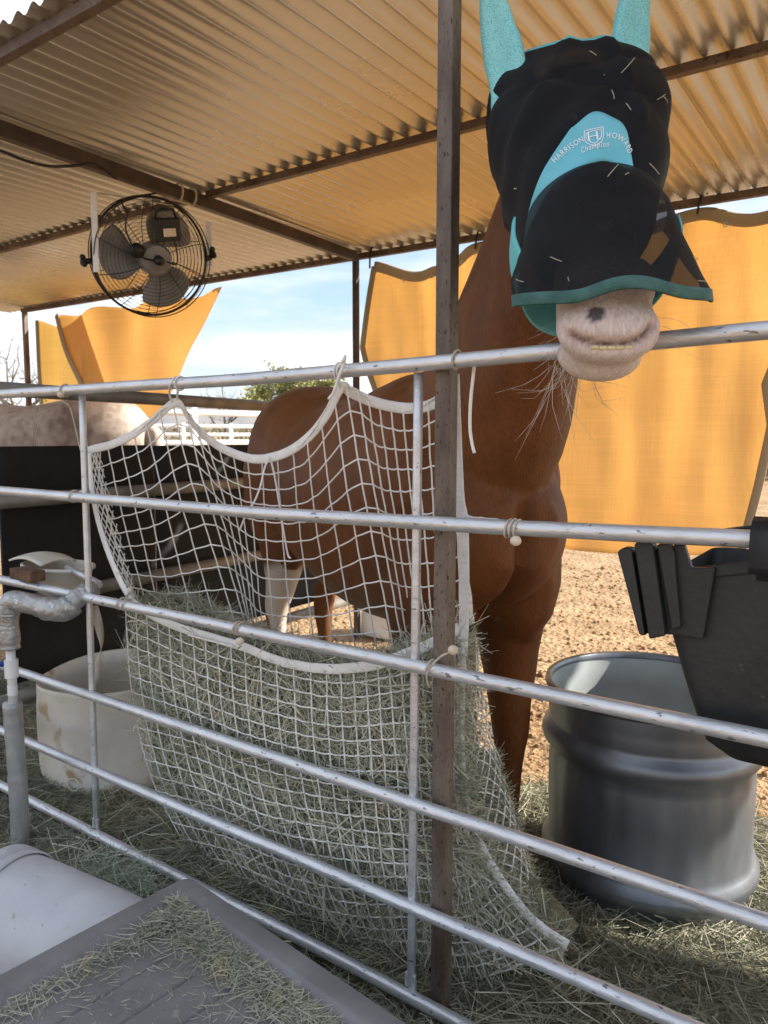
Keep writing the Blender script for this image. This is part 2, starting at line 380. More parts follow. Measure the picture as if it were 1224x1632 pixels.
# white pipe fences far behind
def white_fence(u0, u1, d0, d1, zs, npost, label, r=.045):
    a = Vector(far(u0, d0)); c = Vector(far(u1, d1)); t = thing('pipe_fence', label, 'fence', a)
    for z in zs: MB().tube([a + Vector((0, 0, z)), c + Vector((0, 0, z))], r, 8).build('rail', 'white_paint', t, smooth=True)
    for i in range(npost + 1):
        p = a.lerp(c, i / npost); MB().tube([p - Vector((0, 0, .1)), p + Vector((0, 0, zs[-1] + .08))], r * 1.15, 8).build('post', 'white_paint', t, smooth=True)
white_fence(150, 560, 10.5, 12.5, (.45, .85, 1.25, 1.68), 3, 'white pipe fence with tall top rail just behind the pens')
white_fence(120, 620, 19, 23, (.5, .8, 1.1, 1.4, 1.62), 7, 'far white pipe arena fence of five rails', .05)

# ------------------------------------------------------------------ shelter: posts, beams, corrugated roof
sh = thing('shade_shelter', 'rusty steel shade shelter with a corrugated metal roof over the pens', 'shelter', (-.755, 1.318, 0))
def beam(name, p, q, w, h, m, par=sh):
    p = Vector(p); q = Vector(q); d = (q - p); L = d.length; d.normalize(); up = Vector((0, 0, 1)) if abs(d.z) < .9 else Vector((0, 1, 0))
    s = d.cross(up).normalized(); u = s.cross(d); M = Matrix((s, d, u)).transposed()
    return MB().box((p + q) / 2, w, L, h, M).build(name, m, par, bevel=.003)
YB = lambda x: 2.557 + (x + 4.76) * .0134
YC = lambda x: 3.848 + (x + 6.777) * .0365
XR0, XL0 = 4.4, -6.95  # right end extended far out of view so the roof shades the foreground
beam('purlin', (XL0, 1.306, 2.503), (XR0, 1.306, 2.503), .034, .035, 'rust_beam')
beam('purlin', (XL0, YB(XL0), 2.504), (-2.912, YB(-2.912), 2.505), .034, .031, 'rust_beam')
beam('purlin', (-2.868, YB(-2.868), 2.504), (XR0, YB(XR0), 2.505), .034, .031, 'rust_beam')
beam('purlin', (-6.82, YC(-6.82), 2.502), (XR0, YC(XR0), 2.502), .036, .037, 'rust_beam')
beam('rafter', (-2.83, 1.33, 2.472), (-2.945, 3.87, 2.472), .040, .060, 'dark_beam')
beam('post', (-.767, 1.306, -.05), (-.765, 1.306, 2.484), .0345, .0345, 'rust_steel')
beam('post', (-2.965, 3.90, -.05), (-2.965, 3.90, 2.482), .034, .034, 'dark_beam')
beam('post', (-6.79, 3.85, -.05), (-6.79, 3.85, 2.482), .04, .04, 'rust_beam')
pitch = .080; ncor = 8; sw = pitch * ncor
i = 0; x0 = XR0
while x0 > XL0 + .3:
    b = MB(); seg = 10
    dz = .002 * (i % 2); n = ncor * seg + seg // 2
    def fn(s, t, x0=x0, dz=dz):
        x = x0 - s * n / seg * pitch
        yy = 1.245 + t * (YC(x) + .09 - 1.245)
        return (x, yy, 2.5345 + dz + .0118 * math.cos((x) / pitch * 2 * math.pi) + .002 * noise.noise(Vector((x * 1.5, yy * 1.2, 1))))
    b.grid(fn, n, 10); b.build('roof_sheet', 'roof_metal', sh, smooth=True)
    x0 -= sw; i += 1

# ------------------------------------------------------------------ front fence panel
FY = 1.27
fe = thing('pipe_fence', 'galvanised six-rail pipe fence panel across the front of the pen', 'fence', (-1.2, FY, 0))
XL, XR = -3.6, .6
def rail(z, w, mid=0, m='galv'):
    pts = []
    for k in range(41):
        x = XL + (XR - XL) * k / 40; pts.append((x, FY, z(x) + .0015 * noise.noise(Vector((x * 3, z(0) * 9, 0)))))
    MB().tube(pts, w, 16).build('rail', m, fe, smooth=True)
rail(lambda x: lin([-3.6, -2.4, -1.3, -.68, -.18, .6], [1.467, 1.468, 1.467, 1.478, 1.492, 1.50], x), .0148)
rail(lambda x: lin([-3.6, -2.4, -1.3, -.68, -.18, .6], [1.157, 1.156, 1.151, 1.160, 1.173, 1.18], x), .0148)
rail(lambda x: .857, .0142)
rail(lambda x: .556, .0145)
rail(lambda x: .322, .0145)
rail(lambda x: .116 if x < -1 else .116 - .01 * min(1, (x + 1) * 2), .0145)
def upright(x, xb):
    pts = [(x + (xb - x) * k / 10, FY + .013, 1.46 - 1.33 * k / 10) for k in range(11)]
    b = MB(); b.tube(pts, [.0100] * 11, 12); b.build('upright', 'galv', fe, smooth=True)
    MB().box((xb, FY + .010, .135), .027, .010, .05).build('flattened_end', 'galv', fe, bevel=.003)
upright(-.8175, -.829); upright(-1.977, -1.990)

# divider fence between the pens with black mats
dv = thing('divider_fence', 'dull steel pipe divider fence carrying the black mats', 'fence', (-2.97, 2.6, 0))
for (za, zb) in ((1.525, 1.495), (1.07, 1.09), (.645, .68), (.25, .26)):
    MB().tube([(-2.97, 1.32, za), (-2.97, 3.88, zb)], .030, 12).build('rail', 'dull_pipe' if 'dull_pipe' in MATS else mat('dull_pipe', (.16, .145, .125), (.25, .23, .20), 12, .55, .4, .2), dv, smooth=True)
MB().tube([(-2.97, 1.345, -.05), (-2.97, 1.345, 1.55)], .03, 12).build('post', 'dull_pipe', dv, smooth=True)
for k, (ya, yb, zt) in enumerate(((1.57, 2.32, 1.293), (2.335, 3.60, 1.29))):
    b = MB()
    def fn(s, t, ya=ya, yb=yb, zt=zt):
        y = ya + (yb - ya) * s; z = .30 + (zt - .30) * t; return (-3.022 + .012 * noise.noise(Vector((y * 2, z * 2, 5))), y, z)
    b.grid(fn, 16, 12); o = b.build('rubber_mat', 'black_mat', smooth=True, solid=.018)
    tag(o, ['black rubber stall mat on the divider fence beside the white cut barrel', 'black rubber stall mat on the divider fence behind the chestnut horse rump'][k], 'stall mat', 'black mats on the divider fence')

# ------------------------------------------------------------------ shade cloths
def cloth(name, m, fn, nu, nv, label, hem=None, hems=()):
    t = thing(name, label, 'shade cloth', tuple(fn(.5, .5)))
    MB().grid(fn, nu, nv).build('fabric', m, t, smooth=True, solid=.0015)
    for hi_, pts in enumerate(hems):
        MB().tube(pts, .032 if hi_ == 0 else .022, 8, flat=(1, .16), up=(0, 1, 0)).build('hem', 'cloth_hem', t, smooth=True)
    return t
topR = [(-2.90, 2.44), (-2.62, 2.33), (-2.35, 2.36), (-2.15, 2.46), (-1.95, 2.43), (-1.70, 2.42), (-1.50, 2.45), (-1.2, 2.40), (-.93, 2.465), (-.75, 2.385), (-.58, 2.37), (-.42, 2.45), (-.36, 2.46)]
def cR(s, t):
    # outline: top scalloped between ties, right edge wavy, left edge swept
    xl = lin([0, .10, .3, .5, .7, 1], [-2.90, -2.93, -2.99, -2.88, -2.92, -2.95], t)
    xr = lin([0, .2, .4, .5, .62, .8, 1], [-.36, -.44, -.54, -.60, -.565, -.61, -.67], t)
    xt = -2.90 + s * 2.54; x = xl + s * (xr - xl)
    zt = sum(float(np.interp(xt + o_, [p[0] for p in topR], [p[1] for p in topR])) for o_ in np.linspace(-.07, .07, 7)) / 7; zb = .735 + .03 * math.sin(s * 7) - .025 * s
    z = zt + t * (zb - zt)
    y = YC(xt) + .02 + .05 * math.sin(t * 3.1) * (.5 + .5 * math.sin(s * 9)) + .045 * noise.noise(Vector((x * 2.2, z * 1.1, 2))) + .024 * noise.noise(Vector((x * 7, z * 1.6, 8))) + .012 * math.sin(x * 23 + 2 * z) * math.exp(-t * 5)
    return (x, y, z)
off = lambda p, d=-.006: (p[0], p[1] + d, p[2])
cloth('shade_cloth', 'cloth_orange', cR, 120, 60, 'large orange shade cloth hung behind the chestnut horse',
      hems=[[off(cR(k / 120, 0)) for k in range(121)], [off(cR(0, k / 60)) for k in range(61)], [off(cR(1, k / 60)) for k in range(61)]])
clR = bpy.data.objects['shade_cloth']
for k_ in range(13):
    q = Vector(off(cR((k_ * 10 + 1) / 122, .018), -.013)); MB().tube([q + Vector((.011 * math.cos(t), 0, .011 * math.sin(t))) for t in np.linspace(0, 2 * math.pi, 14)], .003, 5).build('grommet', 'galv', clR, smooth=True)
for (x, z, lb) in ((-2.15, 2.46, 'short black tie holding the orange cloth to the rear beam just behind the rusty post'), (-.93, 2.465, 'short black tie holding the orange cloth to the rear beam where the cloth peaks'), (-2.9, 2.44, 'short black tie holding the orange cloth corner beside the dark rear post')):
    tag(MB().tube([(x, YC(x) - .028, z - .03), (x + .008, YC(x) - .034, 2.49), (x + .02, YC(x) - .03, 2.538), (x + .035, YC(x) + .01, 2.54)], .006, 6).build('cloth_tie', 'fan_black', smooth=True), lb, 'tie', 'ties along the large orange cloth')
def cL(s, t):
    xl = -6.42 + .62 * t; xr = lin([0, .3, .7, 1], [-4.19, -4.52, -5.0, -5.32], t)
    x = xl + s * (xr - xl)
    zt = 2.44 - .035 * math.sin(s * 9.5) ** 2 - .01 * s; zb = 1.30 + .05 * s
    z = zt + t * (zb - zt)
    y = YC(-5.3) + .03 + .05 * noise.noise(Vector((x * 2.5, z * .9, 4))) + .05 * math.sin(s * 17) * (1 - t) ** 3 + .10 * t * s
    return (x, y, z)
cloth('shade_cloth', 'cloth_orange', cL, 70, 40, 'orange shade cloth with a slanting loose edge beyond the hanging fan', hems=[[off(cL(0, k / 40)) for k in range(41)]])
def cL2(s, t):
    x = -6.74 + s * .78 + t * s * .42; zt = 2.42 - .09 * math.sin(s * 3.14) ** 1.5; zb = 1.25
    z = zt + t * (zb - zt)
    return (x, YC(-6.4) + .085 + .03 * noise.noise(Vector((x * 3, z, 9))), z)
cloth('shade_cloth', 'cloth_pale', cL2, 30, 30, 'pale yellow shade cloth panel beside the far left corner post', hems=[[off(cL2(0, k / 30)) for k in range(31)]])

# ------------------------------------------------------------------ chestnut horse
def ring(c, ax, up, hw, fu, fd, n=28, p=2.0):
    """closed section: c centre, ax lateral unit, up dorsal unit; half-width, dorsal and ventral extents"""
    c = np.array(c, float); out = []
    for j in range(n):
        t = 2 * math.pi * j / n; co, si = math.cos(t), math.sin(t)
        x = math.copysign(abs(co) ** (2 / p), co) * hw; y = math.copysign(abs(si) ** (2 / p), si) * (fu if si > 0 else fd)
        out.append(tuple(c + np.array(ax) * x + np.array(up) * y))
    return out
def nrm(v): v = np.array(v, float); return v / np.linalg.norm(v)
def resec(secs, n):
    """smooth the control sections: list of (centre, hw, fu, fd)"""
    A = [np.array([*s[0], *s[1:]], float) for s in secs]
    return [(q[:3], *q[3:]) for q in catmull(A, n)]
def remeshed(b, voxel, smooth=6, it=.6):
    o = b.build('tmp', 'cord', loc=(0, 0, 0))
    m = o.modifiers.new('r', 'REMESH'); m.mode = 'VOXEL'; m.voxel_size = voxel; m.use_smooth_shade = True
    m2 = o.modifiers.new('s', 'SMOOTH'); m2.factor = it; m2.iterations = smooth
    dg = bpy.context.evaluated_depsgraph_get(); dg.update()
    me = bpy.data.meshes.new_from_object(o.evaluated_get(dg)); bpy.data.objects.remove(o)
    me.polygons.foreach_set('use_smooth', [True] * len(me.polygons)); me.materials.clear()
    return me
HC = np.array([-.814, 1.667, 0]); HD = nrm([-1.156, .687, 0]); HN = np.array([-HD[1], HD[0], 0]) * -1   # HN: away from the viewer side
HN = np.array([HD[1], -HD[0], 0]); Z3 = np.array([0, 0, 1.])
def hp(s, n, z): return HC + HD * s + HN * n + Z3 * z
hb = MB()
body = [(-.10, 1.10, .10, .09, .09), (-.04, 1.10, .17, .17, .16), (.06, 1.13, .215, .24, .25), (.20, 1.16, .245, .31, .35), (.40, 1.16, .265, .355, .40),
        (.70, 1.12, .295, .345, .37), (1.0, 1.14, .295, .325, .345), (1.22, 1.19, .29, .325, .33), (1.40, 1.23, .285, .315, .30), (1.58, 1.23, .255, .29, .25), (1.72, 1.20, .20, .23, .19), (1.80, 1.17, .11, .13, .12)]
hb.rings([ring(s[0], HN, Z3, *s[1:], n=36, p=2.15) for s in resec([(hp(a, 0, z), w, u, d) for a, z, w, u, d in body], 40)])
# neck: from the shoulders up to the poll
POLL = np.array([-.565, 1.440, 1.985]); MUZ = np.array([-.387, 1.147, 1.475])
nk = [(hp(.38, 0, 1.16), .20, .30, .34), (hp(.24, 0, 1.28), .185, .27, .31), ((-.885, 1.738, 1.42), .180, .215, .285), ((-.778, 1.656, 1.60), .145, .165, .235), ((-.682, 1.564, 1.775), .112, .13, .16), ((-.605, 1.485, 1.92), .085, .10, .11)]
ns = resec(nk, 24); rr = []
for i, s in enumerate(ns):
    a = nrm(ns[min(i + 1, 24)][0] - ns[max(i - 1, 0)][0]); h = nrm(np.array([a[0], a[1], 0])); 
    lat = HN * (1 - i / 24) + np.array([.85, .53, 0]) * (i / 24); lat = nrm(lat - a * lat.dot(a)); up = np.cross(lat, a)
    if up.dot(HD) < 0: up = -up
    rr.append(ring(s[0], lat, up, *s[1:], n=30))
hb.rings(rr)
# head
HA = nrm(MUZ - POLL); HL = nrm([.85, .53, 0]); HL = nrm(HL - HA * HL.dot(HA)); HF = np.cross(HL, HA)
if HF[1] > 0: HF = -HF
HLEN = float(np.linalg.norm(MUZ - POLL))
def hd(t, l, f): return POLL + HA * (t * HLEN) + HL * l + HF * f
head = [(-.10, .04, .02, .05), (-.03, .07, .045, .08), (.08, .088, .06, .12), (.2, .10, .07, .16), (.32, .108, .075, .175), (.45, .095, .07, .16), (.58, .075, .062, .115), (.70, .064, .055, .085), (.80, .066, .053, .066), (.90, .073, .050, .055), (.98, .072, .040, .042), (1.035, .052, .024, .028)]
hb.rings([ring(s[0], HL, HF, *s[1:], n=30, p=2.2) for s in resec([(hd(t, 0, 0), w, f, d) for t, w, f, d in head], 36)])
def blob(c, r, ax, n=14):
    """ellipsoid with axes ax (3 unit vectors) and radii r"""
    b = MB(); b.ball((0, 0, 0), 1, n); hb.add([np.array(c) + ax[0] * v[0] * r[0] + ax[1] * v[1] * r[1] + ax[2] * v[2] * r[2] for v in b.v], b.f)
HX = (HL, HF, HA); BX = (HN, HD, Z3)
blob(hd(.965, 0, .008), (.080, .044, .062), HX, 20)            # upper lip
for s in (-1, 1): blob(hd(.84, s * .045, .025), (.036, .034, .05), HX)
blob(hd(.970, 0, -.050), (.069, .040, .046), HX, 20)            # lower lip and chin
blob(hd(.90, 0, -.07), (.05, .035, .07), HX)
for s in (-1, 1):
    blob(hp(.11, s * .13, 1.00), (.110, .125, .23), BX)         # breast muscles
    blob(hp(.20, s * .185, 1.16), (.085, .16, .26), BX)        # shoulders
    blob(hp(1.42, s * .16, 1.13), (.14, .25, .30), BX)         # quarters
# legs: joint list (along, side, z, half-width, front-back half)
def leg(js):
    sec = [(hp(a, n, z), w, d, d) for a, n, z, w, d in js]
    hb.rings([ring(s[0], HN, HD, *s[1:], n=18) for s in resec(sec, 40)])
for s, da in ((-1, .0), (1, .05)):
    leg([(.14 + da, s * .13, 1.08, .110, .18), (.14 + da, s * .14, .90, .105, .145), (.125 + da, s * .14, .74, .080, .100), (.11 + da, s * .137, .60, .059, .068), (.10 + da, s * .135, .50, .050, .054), (.10 + da, s * .135, .43, .042, .044), (.105 + da, s * .135, .26, .028, .032), (.10 + da, s * .135, .17, .036, .040), (.07 + da, s * .135, .10, .034, .038), (.05 + da, s * .135, .055, .050, .058), (.04 + da, s * .135, -.005, .060, .070)])
for s, da in ((-1, -.02), (1, .16)):
    leg([(1.40 + da, s * .15, 1.05, .12, .22), (1.38 + da, s * .16, .86, .085, .155), (1.47 + da, s * .15, .70, .06, .095), (1.56 + da, s * .145, .58, .048, .075), (1.58 + da, s * .14, .52, .043, .06), (1.56 + da, s * .14, .42, .035, .042), (1.545 + da, s * .14, .27, .030, .036), (1.53 + da, s * .14, .17, .037, .042), (1.50 + da, s * .14, .10, .035, .04), (1.47 + da, s * .14, .055, .052, .058), (1.46 + da, s * .14, -.005, .062, .07)])
# dock
hb.tube([hp(1.74, 0, 1.36), hp(1.86, 0, 1.30), hp(1.90, 0, 1.10), hp(1.885, 0, .8), hp(1.87, 0, .55)], [.04, .045, .05, .06, .02], 10)
hme = remeshed(hb, .0075, 7)
co = np.empty(len(hme.vertices) * 3); hme.vertices.foreach_get('co', co); co = co.reshape(-1, 3)
no = np.empty(len(hme.vertices) * 3); hme.vertices.foreach_get('normal', no); no = no.reshape(-1, 3)
# mouth line pressed in, groove at the breast, crease between neck and shoulder
rel = co - POLL; tt = rel @ HA / HLEN; ll = rel @ HL; ff = rel @ HF
def pbvh(): return BVHTree.FromPolygons([Vector(c) for c in co], [tuple(p.vertices) for p in hme.polygons])
HB = pbvh()
def castH(u, v):
    r = Vector(ray(u, v)).normalized(); h = HB.ray_cast(Vector(C0), r)
    return np.array(h[0]) if h[0] is not None else P(u, v, 1.1)
mline = [castH(*q) for q in catmull([(908, 533), (918, 540), (932, 545), (955, 549), (985, 550), (1014, 544), (1030, 534), (1040, 520)], 28)]
SPOT = castH(950, 500)
near = np.linalg.norm(co - castH(965, 530), axis=1) < .17
dm = np.full(len(co), 9.); dm[near] = np.min([np.linalg.norm(co[near] - q, axis=1) for q in mline], axis=0)
co -= no * (np.exp(-(dm / .0075) ** 2) * .013)[:, None]
for s in (-1, 1):    # nostrils
    q = hd(.87, s * .045, .055); co -= no * (np.exp(-(np.linalg.norm(co - q, axis=1) / .016) ** 2) * .018)[:, None]
rb = co - HC; sa = rb @ HD; sn = rb @ HN
g = np.exp(-(sn / .022) ** 2) * (sa < .12) * np.clip((1.22 - co[:, 2]) / .1, 0, 1) * np.clip((co[:, 2] - .80) / .1, 0, 1)
co -= no * (g * .035)[:, None]
for s in (-1, 1):
    A, B = hp(.10, s * .24, 1.10), hp(.02, s * .10, 1.26); d = B - A; k = np.clip((co - A) @ d / (d @ d), 0, 1)
    q = np.linalg.norm(co - A - k[:, None] * d, axis=1); co -= no * (np.exp(-(q / .022) ** 2) * .022)[:, None]
nzv = np.array([noise.noise(Vector(c * 9)) for c in co]); nz2 = np.array([noise.noise(Vector(c * np.array([4.5, 4.5, 3.2]) + 11)) for c in co]); co += no * (nzv * .0035 + nz2 * .010 * (tt < .2))[:, None]
hme.vertices.foreach_set('co', co.ravel()); hme.update()
# coat markings as a colour attribute: white muzzle, white hind stockings, pale hooves
ch = np.array([.142, .048, .012]); colr = np.tile(ch, (len(co), 1))
pat = np.array([noise.noise(Vector(c * 3.1)) for c in co]); fine = np.array([noise.noise(Vector(c * np.array([30, 30, 12]))) for c in co])
colr *= (1 + .40 * pat + .20 * fine)[:, None]
def mixin(col, w): 
    global colr
    w = np.clip(w, 0, 1)[:, None]; colr = colr * (1 - w) + np.array(col) * w
mixin((.60, .45, .39), (tt + .05 * pat + .02 * fine - .72) / .10 * (tt > .4) * (tt < 1.3) * (np.abs(ll) < .15) * (np.abs(ff) < .2))
mixin((.64, .56, .52), np.clip((tt - .80) / .05, 0, 1) * (.75 + .4 * fine) * (np.abs(ll) < .12) * (np.abs(ff) < .16) * (tt < 1.2))
mixin((.50, .33, .29), np.exp(-(dm / .014) ** 2) * .7); mixin((.06, .035, .03), np.exp(-(dm / .0045) ** 2) * .95)
spot = np.linalg.norm(co - SPOT, axis=1)
mixin((.10, .085, .09), (.0150 + .003 * fine - spot) / .003)
hind = (sa > 1.25) & (sn < 0) & (sa < 2)
mixin((.52, .45, .40), hind * (.84 + .06 * pat * 2 - co[:, 2] + (sa - 1.42) * -.35) / .05 * ((sa < 1.53) | (co[:, 2] < .5)))
for s in (-1, 1):
    pass
mixin((.10, .085, .07), (co[:, 2] < .055) * 1.0)
# darker shading of the coat low on the front legs
att = hme.color_attributes.new('coat', 'FLOAT_COLOR', 'POINT'); att.data.foreach_set('color', np.concatenate([np.clip(colr, .004, .95), np.ones((len(co), 1))], 1).astype(np.float32).ravel())
def coat_mat(name):
    m = bpy.data.materials.new(name); m.use_nodes = True; MATS[name] = m; N = m.node_tree.nodes; L = m.node_tree.links; b = N['Principled BSDF']
    a = N.new('ShaderNodeVertexColor'); a.layer_name = 'coat'
    t = N.new('ShaderNodeTexCoord'); mp2 = N.new('ShaderNodeMapping'); mp2.inputs['Scale'].default_value = (1, 1, .22)
    n = N.new('ShaderNodeTexNoise'); n.inputs['Scale'].default_value = 230; n.inputs['Detail'].default_value = 5
    L.new(t.outputs['Object'], mp2.inputs[0]); L.new(mp2.outputs[0], n.inputs['Vector'])
    mr = N.new('ShaderNodeMapRange'); mr.inputs['From Min'].default_value = .3; mr.inputs['From Max'].default_value = .7; mr.inputs['To Min'].default_value = .80; mr.inputs['To Max'].default_value = 1.20
    L.new(n.outputs['Fac'], mr.inputs[0]); vm = N.new('ShaderNodeVectorMath'); vm.operation = 'SCALE'
    L.new(a.outputs['Color'], vm.inputs[0]); L.new(mr.outputs[0], vm.inputs['Scale']); L.new(vm.outputs[0], b.inputs['Base Color'])
    bn = N.new('ShaderNodeBump'); bn.inputs['Strength'].default_value = .45; bn.inputs['Distance'].default_value = .004
    L.new(n.outputs['Fac'], bn.inputs['Height']); L.new(bn.outputs[0], b.inputs['Normal'])
    b.inputs['Roughness'].default_value = .58; b.inputs['Sheen Weight'].default_value = .05; b.inputs['Sheen Roughness'].default_value = .4; b.inputs['Specular IOR Level'].default_value = .28
    b.inputs['Sheen Tint'].default_value = (.9, .55, .35, 1)
coat_mat('coat')
horse = thing('horse', 'chestnut horse with a pale pink muzzle wearing a fly mask and reaching over the rail', 'horse', tuple(hp(.7, 0, 0)))
hme.transform(Matrix.Translation(-horse.location)); hme.materials.append(MATS['coat'])
hbody = bpy.data.objects.new('body', hme); COL.objects.link(hbody); hbody.parent = horse
# teeth between the lips
for k in range(5):
    q = castH(950 + 13.5 * k, 548.5 - .012 * (k - 2) ** 2 * 13)
    b = MB(); b.box(q - HF * .0125 - HA * .0005, .0122, .012, .0065, Matrix((HL, HF, HA)).transposed()); b.build('tooth', 'teeth', horse, bevel=.002)
# long pale hairs under the chin
n = 34; base = np.array([hd(.93 + .06 * rng.random(), rng.uniform(-.075, .0), -.075 - .02 * rng.random()) for _ in range(n)])
b = MB()
for k in range(n):
    L = rng.uniform(.03, .115); d = np.array([rng.normal(0, .25), rng.normal(0, .25), -1]) + RT * -.25 * rng.random(); p = base[k]; c = rng.normal(size=3) * .02
    b.tube([p, p + d * L * .4 + c * .4, p + d * L * .75 + c * 1.0, p + d * L + c * 2.2], [.0005, .00045, .0004, .0002], 4)
tag(b.build('chin_hair', 'hair', horse, smooth=True), kind='stuff')
b = MB()
for k in range(40):
    q = hd(rng.uniform(.88, 1.02), rng.uniform(-.08, .08), rng.uniform(-.06, .05)); d = nrm(q - hd(.93, 0, -.01)) + HA * .6; L = rng.uniform(.02, .055)
    b.tube([q, q + d * L * .5, q + d * L + rng.normal(size=3) * .006], [.0004, .0003, .0002], 3)
tag(b.build('whiskers', 'hair', horse), kind='stuff')

# ------------------------------------------------------------------ fly mask
mk = thing('fly_mask', 'black mesh fly mask with turquoise ears, brow patch and trim on the chestnut horse', 'fly mask', tuple(hd(.3, 0, 0)))
def wob(c, a=.004, s=14, o=0): return noise.noise(Vector((c[0] * s + o, c[1] * s, c[2] * s))) * a + noise.noise(Vector((c[0] * s * .4 + o, c[1] * s * .4, c[2] * s * .4 + 5))) * a * 1.8
def shell(secs, n, nseg, a0=0, a1=360, p=2.2, wobble=.004, dent=None):
    rs = []
    for i, s in enumerate(resec(secs, n)):
        c = s[0]; hw, fu, fd = s[1:]; row = []
        for j in range(nseg + 1):
            t = R(a0 + (a1 - a0) * j / nseg); co_, si = math.cos(t), math.sin(t)
            x = math.copysign(abs(co_) ** (2 / p), co_) * hw; y = math.copysign(abs(si) ** (2 / p), si) * (fu if si > 0 else fd)
            q = c + HL * x + HF * y; w = wob(q, wobble)
            if dent: w += dent(i / n, j / nseg, q)
            row.append(q + nrm(HL * x + HF * y + 1e-6) * w)
        rs.append(row)
    return rs
def sheet(rows): 
    b = MB(); n = len(rows[0]); vs = [p for r in rows for p in r]
    return b.add(vs, [(i * n + j, i * n + j + 1, (i + 1) * n + j + 1, (i + 1) * n + j) for i in range(len(rows) - 1) for j in range(n - 1)])
def T(t, w, f, d, l=0.0): return (hd(t, l, 0), w, f, d)
def creases(u, a, q):
    # seam ridges of the darts above the eyes and the folds of slack fabric
    l = float((q - POLL) @ HL); tq = float((q - POLL) @ HA) / HLEN; w = 0
    w += .011 * math.exp(-((l - .055 - .10 * (tq - .1)) / .012) ** 2) * (1 if tq < .35 else 0)
    w += .009 * math.exp(-((l + .06 + .25 * (tq - .1)) / .012) ** 2) * (1 if tq < .35 else 0)
    w -= .009 * math.exp(-((tq - .18 - .5 * l) / .02) ** 2); w -= .007 * math.exp(-((tq - .10 + .7 * l) / .018) ** 2); w += .006 * math.exp(-((l - .012) / .006) ** 2) * (1 if tq < .22 else 0)
    w += .004 * math.sin(l * 70 + tq * 30) * math.exp(-((tq - .32) / .2) ** 2)
    return w
upper = shell([T(-.125, .075, .035, .03), T(-.105, .108, .062, .085), T(-.05, .144, .082, .12), T(.04, .163, .094, .15), T(.14, .164, .100, .172), T(.28, .151, .098, .188), T(.42, .132, .096, .182), T(.53, .112, .088, .165), T(.60, .098, .082, .15)], 44, 80, 0, 360, 2.6, .0035, creases)
up_o = sheet(upper[12:]).build('face_mesh', 'mask_mesh', mk, smooth=True)
cap_o = sheet(upper[:13]).build('poll_panel', 'turq', mk, smooth=True)
def flap(u, a, q):
    l = float((q - POLL) @ HL); return .010 * u * u * math.sin(l * 34 + 1.2) + .007 * u * math.sin(l * 15)
nose = shell([T(.53, .122, .100, .04), T(.60, .128, .108, .05), T(.70, .136, .108, .05, .002), T(.80, .145, .104, .05, .004), T(.88, .148, .099, .045, .006), T(.955, .150, .093, .04, .008)], 30, 56, -14, 194, 2.05, .003, flap)
for i_, r_ in enumerate(nose):      # the hem rises towards the sides
    for j_ in range(57):
        sd_ = abs(j_ / 56 - .5) * 2; r_[j_] = r_[j_] - HA * HLEN * ((i_ / 30) * (.145 if j_ > 28 else .165) * sd_ ** 2.2 - (1 - i_ / 30) * (.14 if j_ > 28 else .06) * sd_ ** 1.6)
ns_o = sheet(nose).build('nose_flap', 'flap_mesh', mk, smooth=True)
hemrow = [q for q in nose[-1]]
b = MB(); b.add([q for r in ([h + HA * -.004 + HF * .002 for h in hemrow], [h + HA * .015 - HF * .002 for h in hemrow], [h + HA * .015 - HF * .006 for h in hemrow], [h + HA * -.004 - HF * .002 for h in hemrow]) for q in r],
                [(i * 57 + j, i * 57 + j + 1, (i + 1) * 57 + j + 1, (i + 1) * 57 + j) for i in range(3) for j in range(56)])
b.build('nose_hem', 'turq_dark', mk, smooth=True)
# jaw band, turquoise, closing the mask under the cheeks
jb = shell([T(.585, .138, .09, .172), T(.66, .139, .088, .174), T(.745, .124, .082, .168)], 8, 60, 168, 372, 2.2, .003)
sheet(jb).build('jaw_band', 'turq', mk, smooth=True, solid=.003)
# ear covers
def ear(base, tip, r0_, fwd, label):
    base = np.array(base); tip = np.array(tip); a = nrm(tip - base); L = np.linalg.norm(tip - base); s = nrm(np.cross(a, fwd)); f = np.cross(s, a)
    secs = []
    for k in range(15):
        t = k / 14; w = r0_ * lin([0, .15, .4, .7, .9, 1], [1.15, 1.0, 1.05, .72, .35, .05], t); d = w * lin([0, .3, 1], [.8, .55, .5], t)
        c = base + a * L * t - f * .012 * math.sin(t * 3)
        rg = []
        for j in range(26):
            th = 2 * math.pi * j / 26; x = math.cos(th) * w; y = math.sin(th) * d
            if y > 0: y *= .35 + .5 * abs(math.cos(th))
            q = c + s * x + f * y; rg.append(tuple(q + nrm(q - c + 1e-6) * wob(q, .002, 30)))
        secs.append(rg)
    o = MB().rings(secs).build('ear_cover', 'turq_knit', mk, smooth=True)
    MB().tube([np.array(r[13]) + nrm(np.array(r[13]) - base) * .0 for r in secs], .0025, 6).build('seam', 'turq', o, smooth=True)
tocam = nrm(-ray(900, 100))
ear(P(818, 172, 1.37), P(764, -62, 1.40), .038, tocam + RT * -.35, '')
ear(P(1003, 118, 1.37), P(1030, -90, 1.40), .036, tocam + RT * .3, '')
